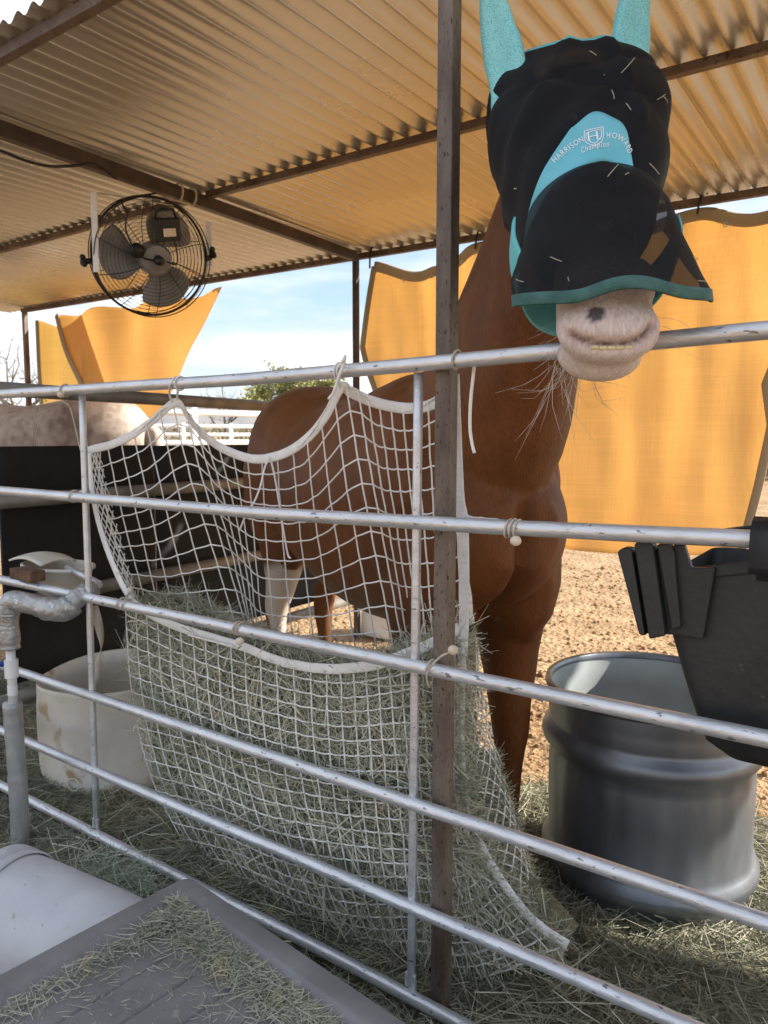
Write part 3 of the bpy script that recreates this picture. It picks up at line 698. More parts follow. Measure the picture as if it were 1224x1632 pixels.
# brow patch and lettering lie on the fabric: found by casting onto the built shell
dg = bpy.context.evaluated_depsgraph_get(); dg.update()
def bvh(objs):
    V = []; F = []
    for o in objs:
        k = len(V); w = wloc(o); V += [v.co + w for v in o.data.vertices]; F += [tuple(i + k for i in p.vertices) for p in o.data.polygons]
    return BVHTree.FromPolygons(V, F)
BV = bvh([up_o, ns_o]); BU = bvh([up_o])
def lay(u, v, off_=.002, B=BU):
    r = Vector(ray(u, v)).normalized(); h = B.ray_cast(Vector(C0), r)
    if h[0] is None: return np.array(P(u, v, 1.25))
    n = h[1] if h[1].dot(r) < 0 else -h[1]
    return np.array(h[0] + n * off_)
topc = catmull([(838, 388), (846, 335), (866, 275), (904, 214), (915, 203), (945, 181), (975, 190), (994, 205), (1003, 240), (1010, 282)], 60)
botc = catmull([(838, 388), (852, 352), (876, 312), (910, 279), (945, 262), (965, 259), (985, 266), (1000, 274), (1010, 282)], 60)
def pf(s, t):
    a = topc[int(round(s * 60))]; c = botc[int(round(s * 60))]; q = a * (1 - t) + c * t; return lay(q[0], q[1], .003)
MB().grid(pf, 60, 10).build('brow_patch', 'turq_patch', mk, smooth=True, solid=.002)
def glyphs(name, txt, path, size, width=1.0, shear=0.0, parent=mk):
    """flat print: outline glyphs set along a path of picture points and laid on the patch"""
    cu = bpy.data.curves.new('t', 'FONT'); cu.body = txt; cu.size = 1; cu.space_character = 1.15; cu.shear = shear; cu.resolution_u = 3
    o = bpy.data.objects.new('t', cu); COL.objects.link(o); d2 = bpy.context.evaluated_depsgraph_get(); d2.update()
    me = bpy.data.meshes.new_from_object(o.evaluated_get(d2)); bpy.data.objects.remove(o)
    bm = bmesh.new(); bm.from_mesh(me); bmesh.ops.triangulate(bm, faces=bm.faces); bm.to_mesh(me); bm.free()
    xs = [v.co.x for v in me.vertices]; x0_, x1_ = min(xs), max(xs)
    pt = catmull(path, 50); cl = np.concatenate([[0], np.cumsum([np.hypot(*(pt[i + 1] - pt[i])) for i in range(50)])]); A = np.array(pt)
    vs = []
    for v in me.vertices:
        s = (v.co.x - x0_) / (x1_ - x0_) * cl[-1]; q = np.array([np.interp(s, cl, A[:, 0]), np.interp(s, cl, A[:, 1])]); q2 = np.array([np.interp(s + 1, cl, A[:, 0]), np.interp(s + 1, cl, A[:, 1])]); q1 = np.array([np.interp(s - 1, cl, A[:, 0]), np.interp(s - 1, cl, A[:, 1])])
        d = nrm(q2 - q1); nn = np.array([d[1], -d[0]]); w = q + nn * v.co.y * size; vs.append(lay(w[0], w[1], .0052))
    MB().add(vs, [tuple(p.vertices) for p in me.polygons]).build(name, 'print_white', parent)
glyphs('lettering', 'HARRISON', [(885, 263), (900, 249), (915, 238), (931, 229)], 13.5)
glyphs('lettering', 'HOWARD', [(966, 224), (980, 225), (991, 233), (999, 249)], 13)
glyphs('lettering', 'Champion', [(928, 248), (948, 240), (970, 237)], 13, shear=.35)
glyphs('lettering', 'H', [(938, 229), (954, 226)], 19)
b = MB()
def stroke(pts, w):
    pts = [np.array(p, float) for p in pts]; vs = []; k = len(pts)
    for i, p in enumerate(pts):
        d = nrm(pts[min(i + 1, k - 1)] - pts[max(i - 1, 0)]); nn = np.array([d[1], -d[0]]) * w / 2
        vs += [lay(*(p + nn), .005), lay(*(p - nn), .005)]
    b.add(vs, [(2 * i, 2 * i + 1, 2 * i + 3, 2 * i + 2) for i in range(k - 1)])
for g in (0, 3.2):
    stroke([(930 + g, 212.5 + g), (945, 209.5 + g), (961 - g, 206.5 + g)], 1.3)
    stroke(catmull([(930 + g, 212.5 + g), (931 + g, 224), (936 + g, 232 - g), (948, 235.5 - g), (957 - g, 230 - g), (961 - g, 220), (961 - g, 206.5 + g)], 24), 1.3)
b.build('crest', 'print_white', mk)
# bits of hay stuck to the mesh
hb2 = MB()
for (u, v, du, dv_) in ((939, 84, 10, 7), (990, 118, 20, -22), (978, 160, -5, -13), (1005, 178, -7, -10), (1045, 160, 12, -8), (1055, 155, 6, 10), (968, 284, 16, -18), (995, 281, 6, -2), (1033, 262, 14, 17), (878, 411, 18, 8), (825, 446, 12, 5), (908, 450, -2, -6), (1103, 413, 8, 1), (1110, 449, 18, 3), (962, 121, 1, 1), (822, 299, 5, 1)):
    q = [lay(u, v, .003, BV), lay(u + du * .5, v + dv_ * .5 + 1, .005, BV), lay(u + du, v + dv_, .004, BV)]
    o = MB().tube(q, .0007, 5).build('hay_straw', 'hay', mk)

# ------------------------------------------------------------------ roan horse in the next pen
rb_ = MB(); rC = np.array([-4.62, 3.42, 0]); rD = nrm([-1, -.42, 0]); rN = np.array([-rD[1], rD[0], 0])
def rp(s, n, z): return rC + rD * s + rN * n + Z3 * (z * 1.085)
rbody = [(-.10, 1.22, .10, .12, .12), (0, 1.23, .19, .22, .22), (.14, 1.26, .25, .27, .28), (.32, 1.27, .285, .29, .32), (.55, 1.22, .295, .29, .35), (.85, 1.18, .30, .285, .37), (1.15, 1.19, .28, .30, .38), (1.40, 1.22, .25, .30, .36), (1.58, 1.18, .20, .24, .28), (1.70, 1.14, .12, .13, .14)]
rb_.rings([ring(s[0], rN, Z3, *s[1:], n=32, p=2.15) for s in resec([(rp(a, 0, z), w, u, d) for a, z, w, u, d in rbody], 34)])
def rleg(js): rb_.rings([ring(s[0], rN, rD, *s[1:], n=14) for s in resec([(rp(a, n, z), w, d, d) for a, n, z, w, d in js], 24)])
for s in (-1, 1):
    rleg([(.30, s * .15, 1.08, .12, .2), (.28, s * .16, .86, .085, .15), (.20, s * .15, .66, .055, .08), (.16, s * .14, .54, .045, .06), (.17, s * .14, .3, .032, .038), (.18, s * .14, .12, .036, .04), (.22, s * .14, .0, .058, .065)])
    rleg([(1.42, s * .13, 1.02, .09, .13), (1.42, s * .14, .75, .066, .08), (1.43, s * .14, .5, .046, .05), (1.42, s * .14, .28, .03, .033), (1.44, s * .14, .12, .035, .04), (1.48, s * .14, 0, .058, .068)])
neck2 = [(rp(1.35, 0, 1.20), .18, .26, .28), (rp(1.62, 0, 1.24), .13, .2, .22), (rp(1.90, 0, 1.16), .10, .15, .16), (rp(2.10, 0, 1.02), .085, .12, .12)]
rr2 = []
for s in resec(neck2, 14): rr2.append(ring(s[0], rN, nrm(Z3 + rD * .3), *s[1:], n=22))
rb_.rings(rr2)
hs2 = [(rp(2.05, 0, 1.12), .08, .09, .10), (rp(2.22, 0, .98), .105, .09, .14), (rp(2.38, 0, .80), .08, .07, .09), (rp(2.50, 0, .64), .07, .06, .06), (rp(2.55, 0, .56), .05, .04, .04)]
rb_.rings([ring(s[0], rN, nrm(rD * .7 + Z3 * .5), *s[1:], n=22) for s in resec(hs2, 14)])
for s in (-1, 1): rb_.tube([rp(2.06, s * .05, 1.16), rp(2.02, s * .07, 1.27), rp(2.04, s * .075, 1.33)], [.03, .03, .006], 8)
rb_.tube([rp(-.04, 0, 1.36), rp(-.16, 0, 1.25), rp(-.19, 0, 1.0), rp(-.17, 0, .7)], [.04, .05, .06, .03], 10)
rme = remeshed(rb_, .014, 5)
rc = np.empty(len(rme.vertices) * 3); rme.vertices.foreach_get('co', rc); rc = rc.reshape(-1, 3)
p1 = np.array([noise.noise(Vector(c * 2.4)) for c in rc]); p2 = np.array([noise.noise(Vector(c * 17)) for c in rc]); p3 = np.array([noise.noise(Vector(c * np.array([40, 40, 14]))) for c in rc])
base = np.array([.56, .48, .41]); k = np.clip(.5 + 1.1 * p1 + .5 * p2, 0, 1)[:, None]
col2 = base * k + np.array([.21, .145, .115]) * (1 - k); col2 *= (1 + .15 * p3)[:, None]
sp = np.clip((p2 - .30) / .5, 0, 1)[:, None] * .6; col2 = col2 * (1 - sp) + np.array([.17, .09, .06]) * sp
att = rme.color_attributes.new('coat', 'FLOAT_COLOR', 'POINT'); att.data.foreach_set('color', np.concatenate([np.clip(col2, 0, 1), np.ones((len(rc), 1))], 1).astype(np.float32).ravel())
h2 = thing('horse', 'speckled roan horse standing behind the black mats in the next pen', 'horse', tuple(rp(.8, 0, 0)))
rme.transform(Matrix.Translation(-h2.location)); rme.materials.append(MATS['coat'])
o = bpy.data.objects.new('body', rme); COL.objects.link(o); o.parent = h2

# ------------------------------------------------------------------ hay net
net = thing('hay_net', 'large white cord hay net full of hay slung behind the pipe fence', 'hay net', (-1.2, 1.40, 0))
class Patch:
    """surface through columns of control points (picture u, v and distance Y behind the camera plane)"""
    def __init__(s, cols, nv=24):
        s.c = [np.array(catmull([onY(*p) for p in c], nv)) for c in cols]; s.nv = nv; s.k = len(cols)
    def __call__(s, a, t):
        y = t * s.nv; j = min(int(y), s.nv - 1); f = y - j
        row = [c[j] * (1 - f) + c[j + 1] * f for c in s.c]
        x = a * (s.k - 1); i = min(int(x), s.k - 2); g = x - i
        p1, p2 = row[i], row[i + 1]; p0 = row[i - 1] if i else 2 * p1 - p2; p3 = row[i + 2] if i + 2 < s.k else 2 * p2 - p1
        return .5 * ((2 * p1) + (p2 - p0) * g + (2 * p0 - 5 * p1 + 4 * p2 - p3) * g * g + (3 * p1 - p0 - 3 * p2 + p3) * g ** 3)
front = Patch([[(200, 955, 1.375), (206, 1060, 1.38), (224, 1180, 1.39), (264, 1290, 1.41), (335, 1400, 1.43), (445, 1490, 1.45)],
               [(288, 1000, 1.325), (298, 1120, 1.315), (330, 1260, 1.33), (388, 1390, 1.37), (485, 1502, 1.43)],
               [(390, 1035, 1.315), (398, 1160, 1.305), (428, 1300, 1.32), (480, 1430, 1.36), (545, 1525, 1.43)],
               [(520, 1064, 1.315), (525, 1190, 1.305), (540, 1320, 1.31), (570, 1450, 1.36), (612, 1545, 1.43)],
               [(620, 1054, 1.325), (630, 1190, 1.315), (642, 1330, 1.32), (655, 1450, 1.36), (672, 1555, 1.43)],
               [(700, 1020, 1.375), (705, 1190, 1.372), (718, 1330, 1.38), (740, 1450, 1.40), (775, 1555, 1.44)],
               [(738, 1000, 1.40), (735, 1190, 1.41), (752, 1320, 1.42), (800, 1410, 1.44), (902, 1505, 1.47)]])
gus = Patch([[(733, 860, 1.39), (738, 1000, 1.40), (735, 1190, 1.41), (752, 1320, 1.42), (800, 1410, 1.44), (902, 1505, 1.47)],
             [(738, 860, 1.42), (750, 1000, 1.45), (762, 1140, 1.48), (795, 1270, 1.51), (838, 1390, 1.53), (898, 1518, 1.53)],
             [(742, 860, 1.44), (757, 1000, 1.49), (780, 1140, 1.53), (814, 1270, 1.57), (850, 1390, 1.58), (893, 1528, 1.57)]])
back = Patch([[(150, 716, 1.36), (172, 820, 1.40), (195, 900, 1.44), (218, 975, 1.50)],
              [(215, 690, 1.36), (240, 800, 1.42), (262, 900, 1.47), (285, 1000, 1.54)],
              [(280, 644, 1.32), (308, 760, 1.38), (345, 880, 1.44), (385, 1010, 1.52)],
              [(335, 703, 1.40), (362, 800, 1.47), (385, 900, 1.53), (405, 1020, 1.58)],
              [(405, 731, 1.44), (410, 820, 1.51), (418, 930, 1.57), (428, 1035, 1.61)],
              [(480, 708, 1.40), (490, 820, 1.48), (505, 930, 1.55), (520, 1045, 1.60)],
              [(546, 618, 1.32), (568, 760, 1.37), (594, 900, 1.43), (622, 1045, 1.50)],
              [(600, 644, 1.37), (618, 770, 1.43), (640, 910, 1.49), (660, 1045, 1.53)],
              [(660, 652, 1.39), (668, 770, 1.43), (680, 910, 1.47), (690, 1045, 1.50)],
              [(724, 610, 1.385), (727, 760, 1.40), (731, 900, 1.42), (736, 1040, 1.44)]])
lside = Patch([[(141, 722, 1.325), (150, 800, 1.33), (172, 880, 1.345), (200, 955, 1.375)],
               [(160, 720, 1.37), (180, 810, 1.42), (205, 900, 1.47), (226, 978, 1.50)]])
CR = .0021
def cords(name, S_, us, vs, nu=60, nv=40, r=CR, diag=False, zig=.0016):
    b = MB()
    def q(a, t):
        p = S_(a, t); return p + np.array([noise.noise(Vector(p * 22)), noise.noise(Vector(p * 22 + 7)), noise.noise(Vector(p * 22 + 3))]) * .002
    if diag:
        for s in (-1, 1):
            for k in range(-vs, us + 1):
                pts = []
                for i in range(41):
                    t = i / 40; a = (k + t * vs) / us
                    if s < 0: a = 1 - a
                    if 0 <= a <= 1: pts.append(q(a, t))
                if len(pts) > 2: b.tube(pts, r, 5)
    else:
        for k in range(us + 1):
            b.tube([q(k / us, i / nv) for i in range(nv + 1)], r, 5)
        for k in range(vs + 1):
            pts = []
            for i in range(us * 3 + 1):
                p = q(i / (us * 3), k / vs); p[2] -= zig * 1.6 * (abs(math.sin(math.pi * i / 3)) - .4); pts.append(p)
            b.tube(pts, r, 5)
        kn = MB()
    o = b.build(name, 'cord', net, smooth=True); tag(o, kind='stuff')
    return o
cords('front_netting', front, 30, 22, nv=44)
cords('back_netting', back, 28, 11, nv=30, r=.0021)
cords('side_netting', gus, 5, 24, diag=True)
cords('side_netting', lside, 4, 12, diag=True, r=.0018)
def binding(pts, w=.011, name='binding'):
    pts = catmull([onY(*p) for p in pts], 70)
    pts = [p + np.array([0, 0, .0012 * noise.noise(Vector(p * 60))]) for p in pts]
    MB().tube(pts, w, 10, flat=(1, .28), up=(0, 1, 0)).build(name, 'tape', net, smooth=True)
binding([(141, 718, 1.34), (185, 706, 1.36), (225, 684, 1.36), (255, 660, 1.34), (275, 643, 1.318), (288, 646, 1.318), (305, 672, 1.36), (335, 702, 1.40), (370, 722, 1.43), (410, 732, 1.44), (455, 722, 1.42), (495, 694, 1.39), (522, 658, 1.35), (544, 618, 1.322), (560, 626, 1.335), (600, 642, 1.37), (650, 651, 1.39), (690, 644, 1.395), (712, 626, 1.392)], .0125)
binding([(141, 722, 1.32), (148, 790, 1.325), (168, 868, 1.335), (205, 950, 1.335), (250, 985, 1.325), (310, 1008, 1.315), (385, 1030, 1.31), (450, 1055, 1.31), (520, 1066, 1.31), (590, 1061, 1.315), (650, 1042, 1.34), (700, 1020, 1.375), (733, 1000, 1.395)], .0125)
binding([(724, 596, 1.36), (727, 680, 1.365), (732, 790, 1.375), (738, 830, 1.38), (740, 920, 1.385), (739, 1000, 1.395), (734, 1100, 1.405), (733, 1190, 1.405), (742, 1280, 1.415), (765, 1345, 1.425), (800, 1405, 1.435), (850, 1468, 1.455), (905, 1506, 1.468)], .0125)
binding([(736, 822, 1.375), (755, 828, 1.36), (800, 833, 1.32), (812, 838, 1.29)], .007)
def tie(path, bead=None, m='rope_tan', r=.0022, wraps=(), end=None):
    b = MB()
    if path: b.tube(catmull([onY(*p) for p in path], 24), r, 6)
    o = b.build('tie_cord', m, net, smooth=True) if path else None
    for (u, v, zr) in wraps:
        c = onY(u, v, FY); bb = MB(); rad = zr + .0025
        bb.tube([(c[0] + .003 * math.sin(t), FY + rad * math.cos(t), c[2] + rad * math.sin(t)) for t in np.linspace(0, 2 * math.pi, 20)], .0023, 6)
        w = bb.build('cord_loop', m, net, smooth=True); o = o or w
    if bead:
        c = onY(*bead[:3]); B = MB(); B.ball(c, .0105, 14, (1, 1, .92)); B.build('toggle_bead', 'bead', o if o else net, smooth=True)
tie([(100, 640, 1.285), (112, 650, 1.29), (122, 690, 1.31), (130, 720, 1.32), (141, 722, 1.325)], (97, 629, 1.243), wraps=[(104, 622, .0148)])
tie([(128, 793, 1.29), (136, 786, 1.30), (142, 780, 1.33)], (131, 786, 1.30), wraps=[(118, 791, .0148)])
tie([(200, 950, 1.33), (208, 945, 1.325), (214, 950, 1.325), (204, 958, 1.325)], (207, 941, 1.325), wraps=[(194, 962, .0142), (202, 964, .0142)])
tie([(384, 1030, 1.30), (378, 1034, 1.27)], (382, 1022, 1.248), wraps=[(379, 1001, .0142), (384, 1002, .0142)])
tie([(716, 1040, 1.245), (703, 1046, 1.245), (689, 1060, 1.245), (680, 1076, 1.252), (684, 1095, 1.27), (692, 1080, 1.3), (705, 1060, 1.36)], (722, 1036, 1.245), wraps=[(686, 1064, .0142)])
tie(None, (822, 862, 1.243), wraps=[(811, 842, .0148), (818, 842, .0148), (825, 843, .0148)])
tie([(276, 645, 1.32), (270, 628, 1.29), (272, 612, 1.25), (278, 602, 1.262), (284, 606, 1.288), (282, 640, 1.315)], None, 'cord', .003, wraps=[(287, 611, .0148)])
tie([(543, 618, 1.322), (536, 596, 1.29), (545, 578, 1.24), (550, 568, 1.245), (546, 585, 1.242), (540, 600, 1.243), (532, 625, 1.246), (524, 636, 1.248)], None, 'cord', .0036, wraps=[(540, 591, .0148), (545, 590, .0148)])
tie([(724, 598, 1.35), (722, 590, 1.31), (724, 580, 1.285)], None, 'rope_tan', .002, wraps=[(728, 573, .0148)])
for path in ([(430, 728, 1.43), (422, 745, 1.40), (415, 775, 1.36), (405, 800, 1.34), (395, 815, 1.33), (388, 830, 1.33), (382, 845, 1.335)], [(430, 726, 1.43), (438, 760, 1.44), (448, 820, 1.46), (458, 880, 1.48), (463, 890, 1.48)],
             [(372, 1030, 1.30), (330, 1020, 1.298), (300, 1012, 1.30)]):
    MB().tube(catmull([onY(*p) for p in path], 24), .0026, 6).build('loose_end', 'cord', net, smooth=True)
o = MB().tube(catmull([onY(*p) for p in ((757, 570, 1.292), (754, 600, 1.295), (750, 640, 1.297), (749, 680, 1.297), (752, 705, 1.297), (756, 722, 1.297))], 24), .0034, 8).build('hanging_cord', 'cord', smooth=True)
tag(o, 'short white cord dangling from the top rail beside the rusty post', 'cord')

# hay held by the net
def hay_in():
    b = MB(); nu, nv = 40, 30
    def f(s, t): p = front(s, t); return p + np.array([0, .035 + .02 * noise.noise(Vector(p * 7)), 0])
    def bk(s, t): p = front(s, t); d = .04 + .22 * math.sin(math.pi * min(1, .12 + .8 * s)) ** .6 * math.sin(math.pi * min(1, .15 + t * .8)) ** .5 * (1 - .75 * s * (1 - t)); return p + np.array([0, d, 0.0])
    vs = [f(i / nu, j / nv) for i in range(nu + 1) for j in range(nv + 1)] + [bk(i / nu, j / nv) for i in range(nu + 1) for j in range(nv + 1)]
    N1 = (nu + 1) * (nv + 1); ix = lambda i, j: i * (nv + 1) + j
    fs = []
    for i in range(nu):
        for j in range(nv):
            q = (ix(i, j), ix(i + 1, j), ix(i + 1, j + 1), ix(i, j + 1)); fs += [q, tuple(x + N1 for x in reversed(q))]
    for i in range(nu):
        for j in (0, nv): fs.append((ix(i, j), ix(i + 1, j), ix(i + 1, j) + N1, ix(i, j) + N1))
    for j in range(nv):
        for i in (0, nu): fs.append((ix(i, j), ix(i, j + 1), ix(i, j + 1) + N1, ix(i, j) + N1))
    b.add(vs, fs)
    def g(s, t): p = gus(s, .50 + .50 * t); return p + np.array([-.02, .010, 0])
    t = thing('hay_pile', 'grey-green hay packed inside the white net', 'hay', tuple(front(.5, 1)))
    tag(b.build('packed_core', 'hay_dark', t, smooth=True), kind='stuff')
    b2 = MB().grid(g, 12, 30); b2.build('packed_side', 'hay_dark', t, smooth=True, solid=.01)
    n = 30000; A = rng.random((n, 2)); A[:, 1] = A[:, 1] ** .9
    pos = np.array([front(a, c) for a, c in A]); pos[:, 1] += rng.uniform(.006, .04, n); 
    d = rng.normal(size=(n, 3)) * np.array([1, .30, .9]); d /= np.linalg.norm(d, axis=1)[:, None]
    L = rng.uniform(.03, .11, n); V1, F1 = blades(pos - d * L[:, None] * .5, d, L, rng.uniform(.0009, .0024, n), .35)
    n = 6500; A = rng.random((n, 2)); pos = np.array([gus(a, .50 + .50 * c) for a, c in A]) + np.array([-.014, .0, 0]); d = rng.normal(size=(n, 3)); d /= np.linalg.norm(d, axis=1)[:, None]
    L = rng.uniform(.025, .07, n); V2, F2 = blades(pos - d * L[:, None] * .5, d, L, rng.uniform(.0009, .0022, n), .35)
    n = 3600; A = rng.random((n, 2)); pos = np.array([front(a, c) for a, c in A]); pos[:, 1] += rng.uniform(-.002, .018, n)
    d = rng.normal(size=(n, 3)) * np.array([1, .22, .9]); d /= np.linalg.norm(d, axis=1)[:, None]; L = rng.uniform(.06, .17, n)
    V4, F4 = blades(pos - d * L[:, None] * .5, d, L, rng.uniform(.0016, .0034, n), .3); tag(from_arrays('pale_stems', V4, F4, 'hay_pale', t), kind='stuff')
    # loose top of the hay behind the net's front edge
    n = 6000; s = rng.random(n) * .84; dp = rng.random(n)
    pos = np.array([front(a, 0) for a in s]); pos[:, 1] += .02 + dp * .22 * (1 - .9 * s); pos[:, 2] += -.035 + .03 * np.sin(dp * 3.1) + rng.normal(0, .012, n)
    d = rng.normal(size=(n, 3)) * np.array([1, 1, .45]); d /= np.linalg.norm(d, axis=1)[:, None]
    L = rng.uniform(.04, .12, n); V3, F3 = blades(pos - d * L[:, None] * .4, d, L, rng.uniform(.001, .0024, n), .35)
    tag(from_arrays('stems', np.concatenate([V1, V2, V3]), np.concatenate([F1, F2 + len(V1), F3 + len(V1) + len(V2)]), 'hay', t), kind='stuff')
hay_in()
# hay strewn over the ground: matted bed plus loose stems
def hay_mask(x, y):
    e = min((x + 4.6) / .8, (.9 - x) / .4, (y - .35) / .3, ((2.75 if x > -1.3 else 3.0) + .35 * noise.noise(Vector((x * 1.3, y * 1.3, 2))) - y) / .45)
    return max(0, min(1, e))
def hz(x, y):
    m = hay_mask(x, y); h = .055 + .035 * noise.noise(Vector((x * 2.6, y * 2.6, 1))) + .02 * noise.noise(Vector((x * 8, y * 8, 4)))
    h += .05 * math.exp(-((y - 1.5) / .35) ** 2)
    return gz(x, y) - .02 + m * (h + .02)
def hay_ground():
    xs = np.arange(-5, 1.2, .05); ys = np.arange(.2, 3.6, .05); nx, ny = len(xs), len(ys)
    V = [(x, y, hz(x, y)) for x in xs for y in ys]
    F = [(i * ny + j, (i + 1) * ny + j, (i + 1) * ny + j + 1, i * ny + j + 1) for i in range(nx - 1) for j in range(ny - 1) if hay_mask(xs[i], ys[j]) > 0]
    o = MB().add(V, F).build('matted_hay', 'hay_floor', smooth=True, loc=(0, 0, 0)); tag(o, 'flattened mat of old hay over the pen floor', 'hay', kind='stuff')
    n = 110000; x = rng.uniform(-4.2, .6, n); y = rng.uniform(.5, 3.4, n)
    w = np.array([hay_mask(a, c) for a, c in zip(x, y)]); keep = rng.random(n) < w * .93 + .03; x, y, w = x[keep], y[keep], w[keep]; n = len(x)
    z = np.array([hz(a, c) for a, c in zip(x, y)]) + rng.uniform(-.004, .022, n)
    z = np.where(w < .12, np.maximum(z, np.array([gz(a, c) for a, c in zip(x, y)]) + .004), z)
    d = flatdirs(n, .22); L = rng.uniform(.04, .15, n)
    V, F = blades(np.stack([x, y, z], 1) - d * L[:, None] * .5, d, L, rng.uniform(.0012, .003, n), .3)
    k = rng.random(n) < .035; V5, F5 = blades((np.stack([x, y, z + .008], 1) - d * L[:, None] * .5)[k], d[k], L[k] * 1.25, rng.uniform(.002, .0036, k.sum()), .3)
    tag(from_arrays('pale_straw', V5, F5, 'hay_pale'), 'paler dry straws lying over the loose hay', 'hay', kind='stuff')
    tag(from_arrays('loose_hay', V, F, 'hay_old'), 'loose grey-green hay stems scattered over the ground', 'hay', kind='stuff')
hay_ground()

# ------------------------------------------------------------------ stock tank
tk = thing('stock_tank', 'round galvanised stock tank standing in hay behind the fence', 'stock tank', (-.572, 2.16, 0))
TM = Matrix.Translation((-.572, 2.16, 0)) @ Matrix.Diagonal((.965, .965, 1.045, 1))
prof = [(.283, .0), (.290, .03), (.292, .075), (.300, .090), (.313, .108), (.313, .128), (.300, .146), (.292, .165), (.297, .30), (.298, .385), (.295, .408), (.300, .422), (.315, .438), (.319, .456), (.312, .474), (.297, .488), (.296, .50), (.300, .515), (.297, .53), (.300, .55), (.3005, .585)]
b = MB(); vs = []; n = 96
for (r_, z_) in prof:
    for j in range(n):
        t = 2 * math.pi * j / n; k = .0045 * abs(math.sin(t * 13)) if .17 <= z_ <= .41 else 0
        r2_ = r_ - k + .003 * noise.noise(Vector((math.cos(t) * 2, math.sin(t) * 2, z_ * 3))); vs.append(TM @ Vector((r2_ * math.cos(t), r2_ * math.sin(t), z_)))
m_ = len(prof); b.add(vs, [(i * n + j, i * n + (j + 1) % n, (i + 1) * n + (j + 1) % n, (i + 1) * n + j) for i in range(m_ - 1) for j in range(n)])
b.build('wall', 'tank_metal', tk, smooth=True)
MB().lathe([(.2955, .585), (.293, .55), (.289, .50), (.300, .458), (.283, .415), (.283, .2), (.279, .165), (.296, .118), (.278, .06), (.2, .05), (.001, .05)], 96, TM).build('inner_wall', 'tank_inside', tk, smooth=True)
MB().lathe([(.293, .583), (.293, .597), (.300, .604), (.309, .601), (.312, .590), (.306, .581), (.293, .583)], 96, TM).build('rim', 'tank_metal', tk, smooth=True)

# ------------------------------------------------------------------ black over-the-fence feeder
fd_ = thing('fence_feeder', 'black plastic feed tub hung over the pipe rail in front of the tank', 'feeder', (-.10, 1.36, .80))
def fsec(z, y0, y1, xl, xr, r):
    # rounded rectangle ring
    pts = []
    for (cx_, cy_, a0) in ((xr - r, y1 - r, 0), (xl + r, y1 - r, 90), (xl + r, y0 + r, 180), (xr - r, y0 + r, 270)):
        for k in range(7): a = R(a0 + 15 * k); pts.append((cx_ + r * math.cos(a), cy_ + r * math.sin(a), z))
    return pts
tubL = [(v, float(onY(u, v, 1.32)[0]), float(onY(u, v, 1.32)[2])) for u, v in ((1092, 905), (1075, 1012), (1100, 1100), (1130, 1188), (1140, 1205), (1160, 1217))]
zs_ = [q[2] for q in tubL][::-1]; xs_ = [q[1] for q in tubL][::-1]
secs = []
for z in np.linspace(zs_[0], zs_[-1], 14):
    k = lin([zs_[0], zs_[0] + .012, zs_[0] + .04], [.022, .008, 0], z); tp_ = (z - zs_[0]) * .2
    secs.append(fsec(z, 1.322 + k, 1.53 + tp_ - k, lin(zs_, xs_, z) - .012, .22 + tp_, .03))
inner = [[(p[0] + (.006 if p[0] < -.05 else -.006), p[1] + (.006 if p[1] < 1.42 else -.006), p[2] + .004) for p in r] for r in reversed(secs)]
MB().rings(secs + inner).build('tub', 'black_plastic', fd_, smooth=True, sharp=50)
# ribbed mounting flange at the near corner, tucked behind the rail
def plate(pix, y0, y1, name):
    a_ = [onY(u, v, y0) for u, v in pix]; c_ = [np.array([p[0], y1, p[2]]) for p in a_]; k = len(pix)
    return MB().add(a_ + c_, [tuple(range(k)), tuple(range(2 * k - 1, k - 1, -1))] + [(i, (i + 1) % k, (i + 1) % k + k, i + k) for i in range(k)]).build(name, 'black_plastic', fd_, bevel=.003)
plate([(983, 880), (992, 873), (1006, 874), (1028, 1014), (1018, 1012)], 1.288, 1.315, 'flange_lip')
plate([(1003, 880), (1090, 868), (1102, 905), (1140, 905), (1120, 1020), (1070, 1012), (1024, 1010)], 1.306, 1.321, 'flange_plate')
plate([(1010, 868), (1016, 863), (1030, 863), (1040, 868), (1060, 1014), (1034, 1019)], 1.284, 1.312, 'flange_rib')
plate([(1046, 868), (1066, 866), (1074, 880), (1085, 1000), (1070, 1006)], 1.292, 1.312, 'flange_rib')
plate([(1082, 868), (1092, 866), (1100, 905), (1230, 892), (1230, 912), (1096, 925)], 1.316, 1.324, 'front_rim')
b = MB(); b.tube(catmull([onY(*p) for p in ((1075, 868, 1.325), (1110, 856, 1.325), (1150, 848, 1.325), (1200, 842, 1.325), (1250, 838, 1.325))], 20), .007, 8, flat=(.5, 1.1)); b.build('carry_strap', 'black_plastic', fd_, smooth=True)
xh = float(onY(1214, 860, 1.27)[0])
b = MB(); hk = [(1.318, 1.10), (1.312, 1.16), (1.300, 1.188), (1.285, 1.202), (1.270, 1.206), (1.252, 1.200), (1.240, 1.185), (1.236, 1.165), (1.236, 1.135), (1.238, 1.125)]
vs = []
for (y, z) in hk: vs += [(xh - .012, y, z), (xh + .16, y, z)]
b.add(vs, [(2 * i, 2 * i + 1, 2 * i + 3, 2 * i + 2) for i in range(len(hk) - 1)]); b.build('rail_hook', 'black_plastic', fd_, smooth=True, solid=.005)

